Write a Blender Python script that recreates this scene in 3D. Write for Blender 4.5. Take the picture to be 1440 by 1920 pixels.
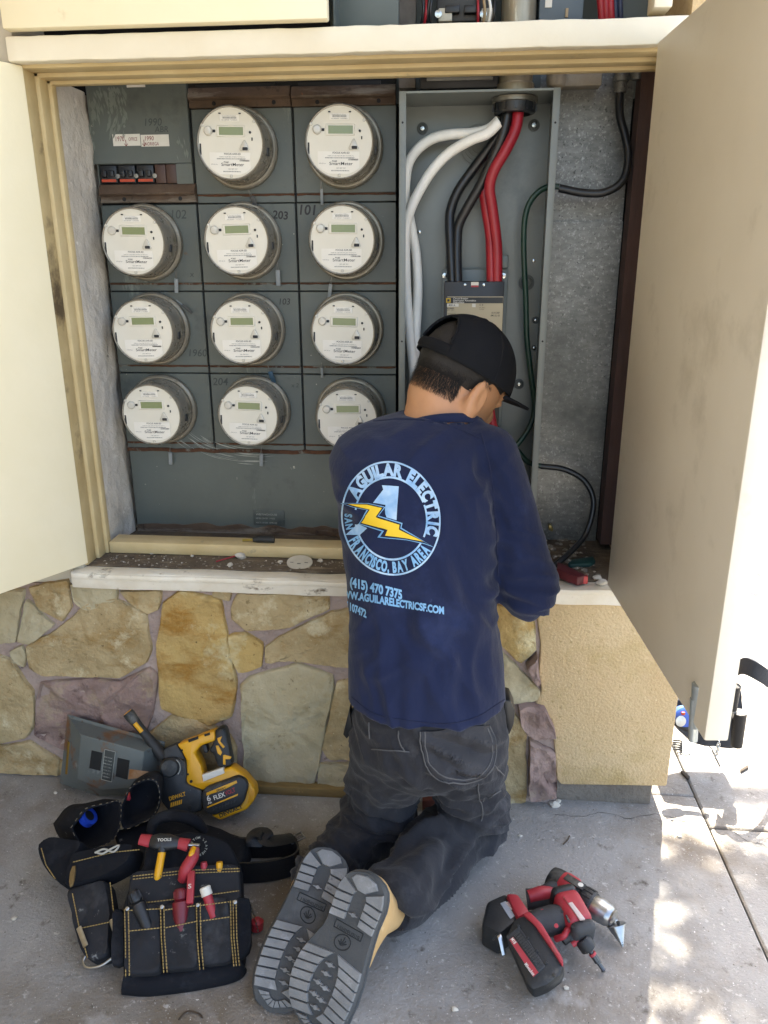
import bpy, bmesh, math, random
import numpy as np
from math import sin, cos, pi, radians, sqrt, exp, hypot, atan2
from mathutils import Vector, Matrix, noise
from mathutils.bvhtree import BVHTree
for _o in list(bpy.data.objects): bpy.data.objects.remove(_o)
S = bpy.context.scene; COL = S.collection
random.seed(7)
H = 1.25
# ------------------------------------------------------------------ camera
F_PX = 1440.0; YAW, PITCH, ROLL = radians(-5.2), radians(18.0), radians(-0.24)
_fw = Vector((sin(YAW)*cos(PITCH), cos(YAW)*cos(PITCH), -sin(PITCH))); _ri = Vector((cos(YAW), -sin(YAW), 0)); _up = _ri.cross(_fw)
_ri, _up = _ri*cos(ROLL)+_up*sin(ROLL), _up*cos(ROLL)-_ri*sin(ROLL)
cam = bpy.data.cameras.new('camera'); co = bpy.data.objects.new('camera', cam); COL.objects.link(co)
co.matrix_world = Matrix(((_ri.x, _up.x, -_fw.x, 0), (_ri.y, _up.y, -_fw.y, 0), (_ri.z, _up.z, -_fw.z, H), (0, 0, 0, 1)))
cam.sensor_fit = 'VERTICAL'; cam.sensor_height = 24.0; cam.lens = 24.0*F_PX/1920; cam.clip_start = 0.02; cam.clip_end = 500
S.camera = co
# ------------------------------------------------------------------ sky, sun, exposure
SUN_TRAVEL = Vector((-0.14, -0.50, -0.98)).normalized()
W = bpy.data.worlds.new('World'); S.world = W; W.use_nodes = True
wn = W.node_tree.nodes; sky = wn.new('ShaderNodeTexSky'); sky.sky_type = 'NISHITA'; sky.sun_disc = False
_s = -SUN_TRAVEL; sky.sun_elevation = math.asin(_s.z); sky.sun_rotation = atan2(_s.x, _s.y)
sky.air_density = 1.0; sky.dust_density = 3.0; sky.ozone_density = 1.0
W.node_tree.links.new(sky.outputs[0], wn['Background'].inputs[0]); wn['Background'].inputs[1].default_value = 0.13
sl = bpy.data.lights.new('sun', 'SUN'); sl.energy = 5.0; sl.angle = radians(0.55); sl.color = (1.0, 0.95, 0.86)
so = bpy.data.objects.new('sun', sl); COL.objects.link(so); so.rotation_euler = SUN_TRAVEL.to_track_quat('-Z', 'Y').to_euler(); so.location = (3, 6, 8)
V = S.view_settings; V.view_transform = 'Standard'; V.look = 'None'; V.gamma = 1; V.use_curve_mapping = False; V.exposure = 2.72
V.use_white_balance = True; V.white_balance_temperature = 7150; V.white_balance_tint = 10
S.render.engine = 'CYCLES'; S.cycles.max_bounces = 8; S.cycles.diffuse_bounces = 5; S.cycles.use_denoising = True
# ------------------------------------------------------------------ helpers
O = Vector((0, 0, H))
def ray(u, v): return _fw + _ri*((u-720)/F_PX) - _up*((v-960)/F_PX)
def onY(u, v, Y): d = ray(u, v); return O + d*(Y/d.y)
def onZ(u, v, Z): d = ray(u, v); return O + d*((Z-H)/d.z)
def onX(u, v, X): d = ray(u, v); return O + d*(X/d.x)
def onPl(u, v, p, n): d = ray(u, v); return O + d*((p-O).dot(n)/d.dot(n))
def to_px(P): P = Vector(P)-O; d = P.dot(_fw); return 720+F_PX*P.dot(_ri)/d, 960-F_PX*P.dot(_up)/d
ZERO = Vector((0, 0, 0))
MATS = {}
def lin(c):
    if isinstance(c, str):
        c = [int(c[i:i+2], 16)/255 for i in (0, 2, 4)]; c = [x/12.92 if x <= .04045 else ((x+.055)/1.055)**2.4 for x in c]
    return (*c[:3], 1)
def M(name, c1, c2=None, scale=6, rough=.6, metal=0, bump=0, bscale=60, layers=(), stretch=(1, 1, 1), spec=.5, rvar=.1, bdist=.004, brick=None, wave=None, coat=0, sss=0, sheen=0, trans=0):
    """procedural material: two mixed colours, optional noise-masked layers (colour, scale, lo, hi, stretch, rough), noise bump"""
    if name in MATS: return MATS[name]
    m = bpy.data.materials.new(name); m.use_nodes = True; nt = m.node_tree; N = nt.nodes; L = nt.links; b = N['Principled BSDF']
    tc = N.new('ShaderNodeTexCoord')
    def noi(sc, st=(1, 1, 1), det=6, off=0, ro=.6):
        mp = N.new('ShaderNodeMapping'); mp.inputs['Scale'].default_value = st; mp.inputs['Location'].default_value = (off, off*.7, off*.3); L.new(tc.outputs['Object'], mp.inputs[0])
        n = N.new('ShaderNodeTexNoise'); n.inputs['Scale'].default_value = sc; n.inputs['Detail'].default_value = det; n.inputs['Roughness'].default_value = ro; L.new(mp.outputs[0], n.inputs['Vector']); return n
    def ramp(src, lo, hi):
        r = N.new('ShaderNodeMapRange'); r.inputs[1].default_value = lo; r.inputs[2].default_value = hi; L.new(src, r.inputs[0]); return r.outputs[0]
    def mix(fac, a, bb):
        x = N.new('ShaderNodeMix'); x.data_type = 'RGBA'; L.new(fac, x.inputs[0])
        for v, s in ((a, x.inputs[6]), (bb, x.inputs[7])):
            if isinstance(v, tuple): s.default_value = v
            else: L.new(v, s)
        return x.outputs[2]
    c1 = lin(c1); c2 = lin(c2) if c2 else tuple(x*.82 for x in c1[:3])+(1,)
    n0 = noi(scale, stretch, off=len(name)*.37); col = mix(ramp(n0.outputs[0], .32, .68), c1, c2)
    rr = N.new('ShaderNodeMapRange'); rr.inputs[3].default_value = max(0.02, rough-rvar); rr.inputs[4].default_value = min(1, rough+rvar); L.new(noi(scale*2.3, off=3).outputs[0], rr.inputs[0]); rough_s = rr.outputs[0]
    met_s = None
    for i, ly in enumerate(layers):
        cc, sc, lo, hi = ly[:4]; st = ly[4] if len(ly) > 4 and ly[4] else (1, 1, 1); ns = noi(sc, st, 8, 5+i*3.1+len(name)*.61, .68); fac = ramp(ns.outputs[0], lo, hi)
        col = mix(fac, col, lin(cc))
        if len(ly) > 5:
            q = N.new('ShaderNodeMix'); L.new(fac, q.inputs[0]); L.new(rough_s, q.inputs[2]); q.inputs[3].default_value = ly[5]; rough_s = q.outputs[0]
            if metal:
                q = N.new('ShaderNodeMix'); L.new(fac, q.inputs[0]); q.inputs[2].default_value = metal; q.inputs[3].default_value = 0
                if met_s is None: met_s = q.outputs[0]
    L.new(col, b.inputs['Base Color']); L.new(rough_s, b.inputs['Roughness']); b.inputs['Metallic'].default_value = metal
    if met_s is not None: L.new(met_s, b.inputs['Metallic'])
    b.inputs['Specular IOR Level'].default_value = spec; b.inputs['Coat Weight'].default_value = coat; b.inputs['Sheen Weight'].default_value = sheen
    if sss: b.inputs['Subsurface Weight'].default_value = sss; b.inputs['Subsurface Radius'].default_value = (.01, .004, .002); b.inputs['Subsurface Scale'].default_value = .6
    if trans: b.inputs['Transmission Weight'].default_value = trans; b.inputs['IOR'].default_value = 1.3
    if bump:
        bp = N.new('ShaderNodeBump'); bp.inputs['Strength'].default_value = bump; bp.inputs['Distance'].default_value = bdist
        if wave:
            w = N.new('ShaderNodeTexWave'); w.inputs['Scale'].default_value = wave; w.inputs['Distortion'].default_value = 1.5; L.new(tc.outputs['Object'], w.inputs[0]); L.new(w.outputs[1], bp.inputs['Height'])
        else: L.new(noi(bscale, stretch, 8, 9).outputs[0], bp.inputs['Height'])
        L.new(bp.outputs[0], b.inputs['Normal'])
    MATS[name] = m; return m
def link(name, me, mat=None, parent=None, smooth=False):
    o = bpy.data.objects.new(name, me); COL.objects.link(o)
    if mat: me.materials.clear(); me.materials.append(mat)
    if parent: o.parent = parent
    if smooth: me.polygons.foreach_set('use_smooth', [True]*len(me.polygons))
    return o
def tag(o, label=None, cat=None, group=None, kind=None):
    for k, v in (('label', label), ('category', cat), ('group', group), ('kind', kind)):
        if v: o[k] = v
    return o
def thing(name, label, cat, loc=(0, 0, 0), group=None):
    o = bpy.data.objects.new(name, None); COL.objects.link(o); o.location = loc; o.empty_display_size = .02; return tag(o, label, cat, group)
def rootloc(p):
    while p.parent: p = p.parent
    return Vector(p.location)
def _fin(bm, name, mat, parent, smooth=False, world=True, auto=None):
    if parent is not None and world:
        bmesh.ops.translate(bm, vec=-rootloc(parent), verts=bm.verts)
    bmesh.ops.recalc_face_normals(bm, faces=bm.faces)
    me = bpy.data.meshes.new(name); bm.to_mesh(me); bm.free()
    o = link(name, me, mat, parent, smooth)
    if auto is not None: me.polygons.foreach_set('use_smooth', [True]*len(me.polygons)); me.set_sharp_from_angle(angle=radians(auto))
    return o
def bm_box(bm, c, s, R=None, bev=0, seg=2):
    g = bmesh.ops.create_cube(bm, size=1); vs = g['verts']
    for v in vs: v.co = Vector((v.co.x*s[0], v.co.y*s[1], v.co.z*s[2]))
    if bev:
        es = list({e for v in vs for e in v.link_edges}); r = bmesh.ops.bevel(bm, geom=es, offset=bev, segments=seg, profile=.5, affect='EDGES')
        vs = list({v for v in r['verts']} | {v for v in vs if v.is_valid})
    for v in vs:
        if R: v.co = R @ v.co
        v.co += Vector(c)
    return vs
def box(name, c, s, mat, parent=None, R=None, bev=0, seg=2, world=True, smooth=False):
    bm = bmesh.new(); bm_box(bm, c, s, R, bev, seg); return _fin(bm, name, mat, parent, world=world, auto=40 if bev else None)
def span(name, x0, x1, y0, y1, z0, z1, mat, parent=None, bev=0, seg=2):
    return box(name, ((x0+x1)/2, (y0+y1)/2, (z0+z1)/2), (abs(x1-x0), abs(y1-y0), abs(z1-z0)), mat, parent, bev=bev, seg=seg)
def bm_prism(bm, pts, ext, bev=0, seg=2):
    """polygon pts (3D) extruded by vector ext"""
    ext = Vector(ext); a = [bm.verts.new(p) for p in pts]; b_ = [bm.verts.new(Vector(p)+ext) for p in pts]; n = len(pts)
    fs = [bm.faces.new(a), bm.faces.new(b_[::-1])]+[bm.faces.new((a[i], b_[i], b_[(i+1) % n], a[(i+1) % n])) for i in range(n)]
    bmesh.ops.recalc_face_normals(bm, faces=fs)
    if bev: bmesh.ops.bevel(bm, geom=list({e for f in fs for e in f.edges}), offset=bev, segments=seg, profile=.5, affect='EDGES')
def prism(name, pts, ext, mat, parent=None, bev=0, seg=2, world=True):
    bm = bmesh.new(); bm_prism(bm, pts, ext, bev, seg); return _fin(bm, name, mat, parent, world=world, auto=40 if bev else None)
def crom(pts, n=6):
    pts = [Vector(p) for p in pts]; q = [pts[0]*2-pts[1]]+pts+[pts[-1]*2-pts[-2]]; out = []
    for i in range(1, len(q)-2):
        a, b, c, d = q[i-1:i+3]
        for k in range(n):
            t = k/n; out.append(.5*((2*b)+(c-a)*t+(2*a-5*b+4*c-d)*t*t+(3*b-a-3*c+d)*t**3))
    out.append(pts[-1]); return out
def bm_tube(bm, pts, r, seg=10, cap=True, flat=None, upv=None):
    """r number or list; flat=(a,b) elliptical scale with upv giving the b axis"""
    n = len(pts); pts = [Vector(p) for p in pts]; rings = []; prev = None
    for i, p in enumerate(pts):
        t = (pts[min(i+1, n-1)]-pts[max(i-1, 0)]).normalized()
        if upv is not None: s = t.cross(Vector(upv)).normalized()
        elif prev is None: s = t.orthogonal().normalized()
        else: s = (prev-t*prev.dot(t)).normalized()
        prev = s; w = t.cross(s); rr = r[i] if isinstance(r, (list, tuple)) else r; fa, fb = flat or (1, 1)
        rings.append([bm.verts.new(p+s*(cos(2*pi*k/seg)*rr*fa)+w*(sin(2*pi*k/seg)*rr*fb)) for k in range(seg)])
    for i in range(n-1):
        for k in range(seg): bm.faces.new((rings[i][k], rings[i][(k+1) % seg], rings[i+1][(k+1) % seg], rings[i+1][k]))
    if cap: bm.faces.new(rings[0][::-1]); bm.faces.new(rings[-1])
def tube(name, pts, r, mat, parent=None, seg=10, n=0, flat=None, upv=None, world=True):
    bm = bmesh.new()
    if n:
        if isinstance(r, (list, tuple)): r = [r[min(int(i/n), len(r)-2)]*(1-(i % n)/n)+r[min(int(i/n), len(r)-2)+1]*((i % n)/n) for i in range((len(pts)-1)*n)]+[r[-1]]
        pts = crom(pts, n)
    bm_tube(bm, pts, r, seg, True, flat, upv); return _fin(bm, name, mat, parent, world=world, auto=50)
def bm_lathe(bm, prof, c, ax, seg=24):
    """prof list of (r, h) along axis ax from c"""
    ax = Vector(ax).normalized(); s = ax.orthogonal().normalized(); w = ax.cross(s); c = Vector(c); rings = []
    for r, h in prof: rings.append([bm.verts.new(c+ax*h+(s*cos(2*pi*k/seg)+w*sin(2*pi*k/seg))*max(r, 1e-5)) for k in range(seg)])
    for a, b in zip(rings, rings[1:]):
        for k in range(seg): bm.faces.new((a[k], a[(k+1) % seg], b[(k+1) % seg], b[k]))
    bm.faces.new(rings[0][::-1]); bm.faces.new(rings[-1])
def lathe(name, prof, c, ax, mat, parent=None, seg=24, world=True, auto=35):
    bm = bmesh.new(); bm_lathe(bm, prof, c, ax, seg); return _fin(bm, name, mat, parent, world=world, auto=auto)
_TXT = {}
def text_geo(s, bold=0, res=3):
    """triangulated text in the unit plane: returns verts (x right, y up; height about .7), tris"""
    k = (s, bold)
    if k in _TXT: return _TXT[k]
    c = bpy.data.curves.new('txt', 'FONT'); c.body = s; c.resolution_u = res; c.offset = bold; c.fill_mode = 'FRONT'
    o = bpy.data.objects.new('txt', c); COL.objects.link(o); dg = bpy.context.evaluated_depsgraph_get(); me = o.evaluated_get(dg).to_mesh()
    me.calc_loop_triangles(); vs = [(v.co.x, v.co.y) for v in me.vertices]; ts = [tuple(t.vertices) for t in me.loop_triangles]
    o.evaluated_get(dg).to_mesh_clear(); bpy.data.objects.remove(o); bpy.data.curves.remove(c); _TXT[k] = (vs, ts); return vs, ts
def bm_text(bm, s, org, ex, ey, h, bold=0, width=None, align='L', italic=0):
    """text in the plane (ex, ey) with cap height h at origin org; width squeezes it to fit"""
    vs, ts = text_geo(s, bold)
    if not vs: return
    x0 = min(v[0] for v in vs); x1 = max(v[0] for v in vs); k = h/.7; kx = k if width is None else width/(x1-x0)
    off = {'L': 0, 'C': (x1-x0)/2, 'R': x1-x0}[align]
    ex, ey, org = Vector(ex), Vector(ey), Vector(org); q = [bm.verts.new(org+ex*((x-x0-off)*kx+italic*y*k)+ey*(y*k)) for x, y in vs]
    for t in ts:
        try: bm.faces.new([q[i] for i in t])
        except ValueError: pass
def text(name, items, mat, parent, world=True):
    bm = bmesh.new()
    for it in items: bm_text(bm, *it[:-1], **it[-1]) if isinstance(it[-1], dict) else bm_text(bm, *it)
    return tag(_fin_keep(bm, name, mat, parent, world), kind='stuff')
def _fin_keep(bm, name, mat, parent, world=True):
    if parent is not None and world: bmesh.ops.translate(bm, vec=-rootloc(parent), verts=bm.verts)
    me = bpy.data.meshes.new(name); bm.to_mesh(me); bm.free(); return link(name, me, mat, parent)
def copy_tree(o, parent=None):
    c = o.copy(); COL.objects.link(c)
    if parent: c.parent = parent
    for ch in list(o.children): copy_tree(ch, c)
    return c
# ---- signed-distance modelling: surface nets on a grid
def nets(fn, lo, hi, h):
    lo = np.array(lo, float); n = np.ceil((np.array(hi)-lo)/h).astype(int)+1
    ax = [lo[i]+np.arange(n[i])*h for i in range(3)]; X, Y, Z = np.meshgrid(*ax, indexing='ij'); D = fn(X, Y, Z)
    sg = D < 0; nx, ny, nz = D.shape; acc = np.zeros((nx-1, ny-1, nz-1, 3)); cnt = np.zeros((nx-1, ny-1, nz-1))
    cs = [(i, j, k) for i in (0, 1) for j in (0, 1) for k in (0, 1)]
    sl_ = lambda c: tuple(slice(c[a], D.shape[a]-1+c[a]) for a in range(3))
    for a in range(3):
        for c in cs:
            if c[a]: continue
            d = list(c); d[a] = 1; A = D[sl_(c)]; B = D[sl_(d)]; m = (A < 0) != (B < 0); t = np.where(m, A/np.where(m, A-B, 1), 0)
            for q in range(3): acc[..., q] += np.where(m, c[q]+(t if q == a else 0), 0)
            cnt += m
    act = cnt > 0; idx = -np.ones(act.shape, int); idx[act] = np.arange(act.sum()); ijk = np.argwhere(act); vs = lo+(ijk+acc[act]/cnt[act][:, None])*h
    fs = []
    for a in range(3):
        b, c = (a+1) % 3, (a+2) % 3; s0 = [slice(None)]*3; s1 = [slice(None)]*3; s0[a] = slice(0, -1); s1[a] = slice(1, None)
        e = np.argwhere(sg[tuple(s0)] != sg[tuple(s1)]); e = e[(e[:, b] > 0) & (e[:, c] > 0) & (e[:, b] < D.shape[b]-1) & (e[:, c] < D.shape[c]-1)]
        if not len(e): continue
        db = np.zeros(3, int); db[b] = 1; dc = np.zeros(3, int); dc[c] = 1; g = lambda w: idx[w[:, 0], w[:, 1], w[:, 2]]
        q = np.stack([g(e-db-dc), g(e-dc), g(e), g(e-db)], 1); fl = ~sg[e[:, 0], e[:, 1], e[:, 2]]; q[fl] = q[fl][:, ::-1]; fs.append(q)
    return vs, np.concatenate(fs)
def sdf_obj(name, fn, lo, hi, h, mat, parent=None, disp=None, smooth_it=0):
    vs, fs = nets(fn, lo, hi, h); me = bpy.data.meshes.new(name); me.from_pydata(vs.tolist(), [], fs.tolist()); me.update()
    if smooth_it:
        bm = bmesh.new(); bm.from_mesh(me)
        for _ in range(smooth_it): bmesh.ops.smooth_vert(bm, verts=bm.verts, factor=.5, use_axis_x=True, use_axis_y=True, use_axis_z=True)
        bm.to_mesh(me); bm.free()
    if disp:
        nr = [v.normal.copy() for v in me.vertices]
        for v, n in zip(me.vertices, nr): v.co = v.co+n*disp(v.co, n)
    if parent is not None:
        r = rootloc(parent)
        for v in me.vertices: v.co = v.co-r
    return link(name, me, mat, parent, True)
def s_cap(X, Y, Z, a, b, ra, rb, sq=None):
    """round cone a->b; sq=(axis vec, factor) squashes distances along an axis"""
    a = np.array(a, float); b = np.array(b, float); d = b-a; px, py, pz = X-a[0], Y-a[1], Z-a[2]
    t = np.clip((px*d[0]+py*d[1]+pz*d[2])/max(d@d, 1e-9), 0, 1); qx, qy, qz = px-d[0]*t, py-d[1]*t, pz-d[2]*t
    if sq:
        n = np.array(sq[0], float); n /= np.linalg.norm(n); w = qx*n[0]+qy*n[1]+qz*n[2]; k = sq[1]-1; qx, qy, qz = qx+n[0]*w*k, qy+n[1]*w*k, qz+n[2]*w*k
    return np.sqrt(qx*qx+qy*qy+qz*qz)-(ra+(rb-ra)*t)
def s_ell(X, Y, Z, c, r, R=None):
    p = [X-c[0], Y-c[1], Z-c[2]]
    if R is not None: p = [sum(R[j][i]*p[j] for j in range(3)) for i in range(3)]
    k0 = np.sqrt((p[0]/r[0])**2+(p[1]/r[1])**2+(p[2]/r[2])**2); k1 = np.sqrt((p[0]/r[0]**2)**2+(p[1]/r[1]**2)**2+(p[2]/r[2]**2)**2); return k0*(k0-1)/np.maximum(k1, 1e-6)
def smin(a, b, k): h = np.clip(.5+.5*(b-a)/k, 0, 1); return b+(a-b)*h-k*h*(1-h)
def s_box(X, Y, Z, c, hs, r, R=None):
    p = [X-c[0], Y-c[1], Z-c[2]]
    if R is not None: p = [sum(R[j][i]*p[j] for j in range(3)) for i in range(3)]
    q = [np.abs(p[i])-hs[i]+r for i in range(3)]; return np.sqrt(sum(np.maximum(x, 0)**2 for x in q))+np.minimum(np.maximum(q[0], np.maximum(q[1], q[2])), 0)-r
def basis(x, y_hint):
    """rotation matrix with local x along x and local z = x cross y_hint"""
    x = Vector(x).normalized(); z = x.cross(Vector(y_hint)).normalized(); y = z.cross(x); return Matrix((x, y, z)).transposed()
# ------------------------------------------------------------------ materials of the setting
m_cream = M('cream_paint', 'F0E6C8', 'EADFBC', 3, .55, bump=.2, bscale=25, layers=[('CDBF97', 7, .66, .8), ('A5946C', 60, .72, .75)])
m_rdoor_shade = M('door_paint', 'DCD6C8', 'D2CBBB', 2.5, .5, bump=.2, bscale=20, layers=[('BDB6A6', 5, .55, .75), ('7A7365', 45, .71, .74, (1, 1, .4))])  # same cream as the other doors, its shade put into the colour
m_trim = M('ochre_trim', 'CBB98F', 'BCA678', 8, .6, bump=.3, bscale=30, layers=[('8F8672', 11, .64, .72, (1, 1, 1)), ('4A3B28', 22, .70, .76), ('DCCB9C', 30, .66, .74)])
m_trimd = M('ochre_trim_dirty', 'C4B084', 'AD976A', 6, .7, bump=.4, bscale=30, layers=[('5A4A33', 7, .54, .70), ('E3D4A8', 40, .68, .75)])
m_white = M('white_paint', 'E6DFCB', 'DDD3BB', 5, .5, bump=.25, bscale=25, layers=[('9A8F7A', 20, .68, .75), ('5E5444', 45, .73, .78)])
m_sill = M('sill_paint', 'E4DFD2', 'D2C8B4', 9, .55, bump=.4, bscale=35, layers=[('6E6251', 17, .60, .70, (1, 1, 2)), ('9C8B70', 40, .62, .72)])
m_plaster = M('rough_plaster', 'D6D0C6', 'BDB6AA', 7, .9, bump=1, bscale=24, bdist=.01, layers=[('8A8278', 6, .58, .74), ('4A443D', 18, .67, .75), ('E6E1D8', 25, .62, .7)])
m_wallpl = M('wall_plaster', 'C9C2B2', 'B8B09E', 5, .85, bump=.4, bscale=40)
m_stucco = M('stucco', 'D0B78E', 'C3A67B', 3, .9, bump=1, bscale=170, bdist=.005, layers=[('B49B68', 5, .52, .72), ('A88F5E', 110, .58, .7), ('DFCFA4', 140, .60, .72)])
m_mortar = M('mortar', 'B09E95', '9A8880', 12, .95, bump=1, bscale=70, bdist=.008, layers=[('5C504B', 20, .58, .7), ('B3A197', 40, .62, .72)])
m_dirt = M('dusty_board', '6B5E4E', '4C4237', 9, .95, bump=1, bscale=90, bdist=.006, layers=[('8E806B', 30, .55, .7, (.4, 2, 1)), ('2E2822', 15, .6, .72), ('CFC7B8', 130, .68, .73)])
m_conc = M('concrete', '9A9996', '8A8884', 4.0, .85, bump=.8, bscale=140, bdist=.004, layers=[('6E6252', 1.6, .46, .66), ('9E9B96', 9, .54, .70), ('575149', 26, .60, .72), ('B9B6B0', 45, .60, .70), ('E8E6E2', 110, .66, .70), ('2E2A26', 170, .65, .70), ('D0CDC8', 230, .62, .68)])
m_found = M('foundation', '7E776E', '625B52', 10, .95, bump=1, bscale=60, bdist=.01, layers=[('3A352F', 14, .56, .68), ('A39B90', 30, .62, .7)])
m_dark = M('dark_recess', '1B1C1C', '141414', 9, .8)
m_redwood = M('red_brown_wood', '4A332E', '3A2824', 6, .7, stretch=(8, 8, 1), bump=.3)
# ------------------------------------------------------------------ ground
X0S, YJ = .616, 1.530
bm = bmesh.new(); q = 60
bm.faces.new([bm.verts.new(p) for p in ((-q, -q, -.03), (q, -q, -.03), (q, q, -.03), (-q, q, -.03))])
ground = tag(_fin(bm, 'ground', M('gravel_base', '4A453E', '3A362F', 8, .95), None), kind='structure')
def slab(x0, x1, y0, y1, z=0):
    return span('concrete_slab', x0, x1, y0, y1, z-.04, z, m_conc, ground, bev=.004, seg=1)
g = .0018
for x0, x1, y0, y1 in ((-2.6, X0S-g, -2.6, 1.64), (X0S+g, 2.9, -2.6, YJ-g), (X0S+g, 2.9, YJ+g, 5), (2.9+2*g, 9, -2.6, 5), (-2.6, X0S-g, -9, -2.6-2*g), (X0S+g, 9, -9, -2.6-2*g), (.40, X0S-g, 1.6405+g, 5), (-2.6, 9, 5+2*g, 25), (9+2*g, 25, -9, 25)): slab(x0, x1, y0, y1)
crk = [onZ(u, v, .001) for u, v in ((1040, 1526), (1090, 1530), (1130, 1522), (1180, 1534), (1230, 1527), (1290, 1540), (1325, 1538))]
crk2 = [onZ(u, v, .001) for u, v in ((1372, 1552), (1385, 1566), (1402, 1577), (1425, 1582), (1445, 1592))]
for c in (crk, crk2):
    c = crom(c, 5); c = [p+Vector((0, random.uniform(-.0035, .0035), 0)) for p in c]
    tube('crack', c, [.0003+.0016*abs(noise.noise(p*40)) for p in c], M('crack_dark', '4A463F', rough=1), ground, seg=5, flat=(1, .25), upv=(0, 0, 1))
# ------------------------------------------------------------------ building wall with stone base
wall = thing('building_wall', 'building wall with a flagstone base and tan stucco corner', 'wall', (-.2, 1.6, 0))
YS = 1.585
mort = span('mortar_bed', -2.6, .27, YS+.001, 1.68, -.03, .536, m_mortar, wall)
ST = {  # traced flagstones (photo pixels), material key, relief
 'a': [(-30, 1112), (46, 1105), (30, 1200), (-30, 1206)], 'b': [(58, 1101), (128, 1087), (133, 1135), (118, 1162), (80, 1140)],
 'c': [(51, 1126), (103, 1170), (58, 1203), (36, 1199)], 'd': [(-30, 1218), (24, 1240), (62, 1295), (62, 1360), (47, 1380), (-30, 1396)],
 'e': [(22, 1220), (43, 1210), (50, 1226), (47, 1247), (30, 1238)], 'f': [(136, 1095), (220, 1103), (219, 1124), (166, 1140), (143, 1125)],
 'g': [(53, 1211), (110, 1181), (170, 1131), (215, 1123), (275, 1152), (281, 1215), (275, 1240), (225, 1266), (140, 1264), (80, 1262), (58, 1250)],
 'h': [(228, 1107), (302, 1107), (295, 1140), (280, 1147), (245, 1125)],
 'i': [(310, 1133), (340, 1107), (415, 1125), (425, 1190), (445, 1290), (435, 1340), (395, 1357), (305, 1325), (298, 1225), (300, 1180)],
 'j': [(404, 1106), (433, 1106), (430, 1125), (402, 1115)], 'k': [(435, 1138), (450, 1112), (615, 1112), (615, 1140), (540, 1172), (465, 1180), (436, 1158)],
 'l': [(430, 1192), (460, 1187), (492, 1205), (490, 1245), (450, 1255), (435, 1230)], 'm': [(500, 1210), (530, 1192), (620, 1147), (700, 1135), (705, 1255), (555, 1235), (500, 1240)],
 'n': [(75, 1305), (80, 1278), (175, 1273), (225, 1278), (280, 1250), (295, 1266), (286, 1330), (272, 1372), (240, 1400), (120, 1402), (70, 1375)],
 'o': [(280, 1375), (325, 1342), (380, 1352), (425, 1372), (442, 1400), (440, 1462), (282, 1462)], 'p': [(-30, 1404), (55, 1390), (110, 1422), (112, 1450), (-30, 1444)],
 'q': [(452, 1285), (470, 1270), (555, 1245), (622, 1265), (625, 1290), (590, 1465), (462, 1463), (457, 1350)],
 'r': [(632, 1280), (700, 1268), (705, 1420), (620, 1420), (606, 1400)], 's': [(602, 1430), (720, 1426), (722, 1470), (597, 1468)],
 't': [(118, 1426), (240, 1410), (272, 1412), (270, 1462), (120, 1456)],
 'u': [(716, 1140), (830, 1130), (838, 1250), (780, 1290), (716, 1262)], 'v': [(850, 1130), (925, 1130), (930, 1190), (925, 1230), (850, 1250)], 'w': [(716, 1275), (780, 1302), (838, 1265), (915, 1245), (925, 1330), (880, 1440), (735, 1440)],
 'x': [(932, 1132), (1000, 1160), (1005, 1215), (976, 1240), (936, 1200)], 'y': [(928, 1205), (970, 1252), (1008, 1293), (1004, 1308), (950, 1316), (925, 1310)],
 'z': [(935, 1330), (966, 1340), (984, 1375), (985, 1498), (940, 1508), (915, 1450)]}
m_st = {'tan': M('stone_tan', 'BBA882', 'A48F67', 9, .9, bump=1, bscale=60, bdist=.009, layers=[('94743F', 6, .52, .68, (1, 1, 1.8)), ('CDC2A2', 10, .55, .66), ('84734F', 26, .61, .69), ('5E4E34', 90, .65, .70), ('DDD3B8', 110, .65, .71)]),
 'ochre': M('stone_ochre', 'C0A468', 'B0935E', 6, .9, bump=1, bscale=55, bdist=.009, layers=[('9C7231', 5, .52, .66, (1, 1, 2.2)), ('CBBF98', 5, .54, .64), ('8A6A38', 30, .62, .70), ('5A4422', 80, .65, .70), ('D2C69E', 120, .65, .70)]),
 'pale': M('stone_pale', 'BAAF92', 'A89C7C', 7, .9, bump=1, bscale=45, bdist=.007, layers=[('B5AE94', 9, .54, .66), ('94835A', 8, .60, .72), ('857A5E', 28, .63, .71), ('665A40', 100, .66, .71), ('CCC6AF', 120, .65, .71)]),
 'purple': M('stone_purple', 'A08A80', '876F68', 9, .95, bump=1, bscale=35, bdist=.012, layers=[('A08E78', 12, .54, .66), ('4E3637', 16, .58, .7), ('B7A28C', 30, .64, .72)])}
SK = dict(a='pale', b='tan', c='pale', d='tan', e='pale', f='pale', g='tan', h='tan', i='ochre', j='tan', k='tan', l='ochre', m='tan', n='purple', o='tan', p='tan', q='pale', r='tan', s='pale', t='tan', u='tan', v='ochre', w='pale', x='ochre', y='pale', z='tan')
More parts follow.
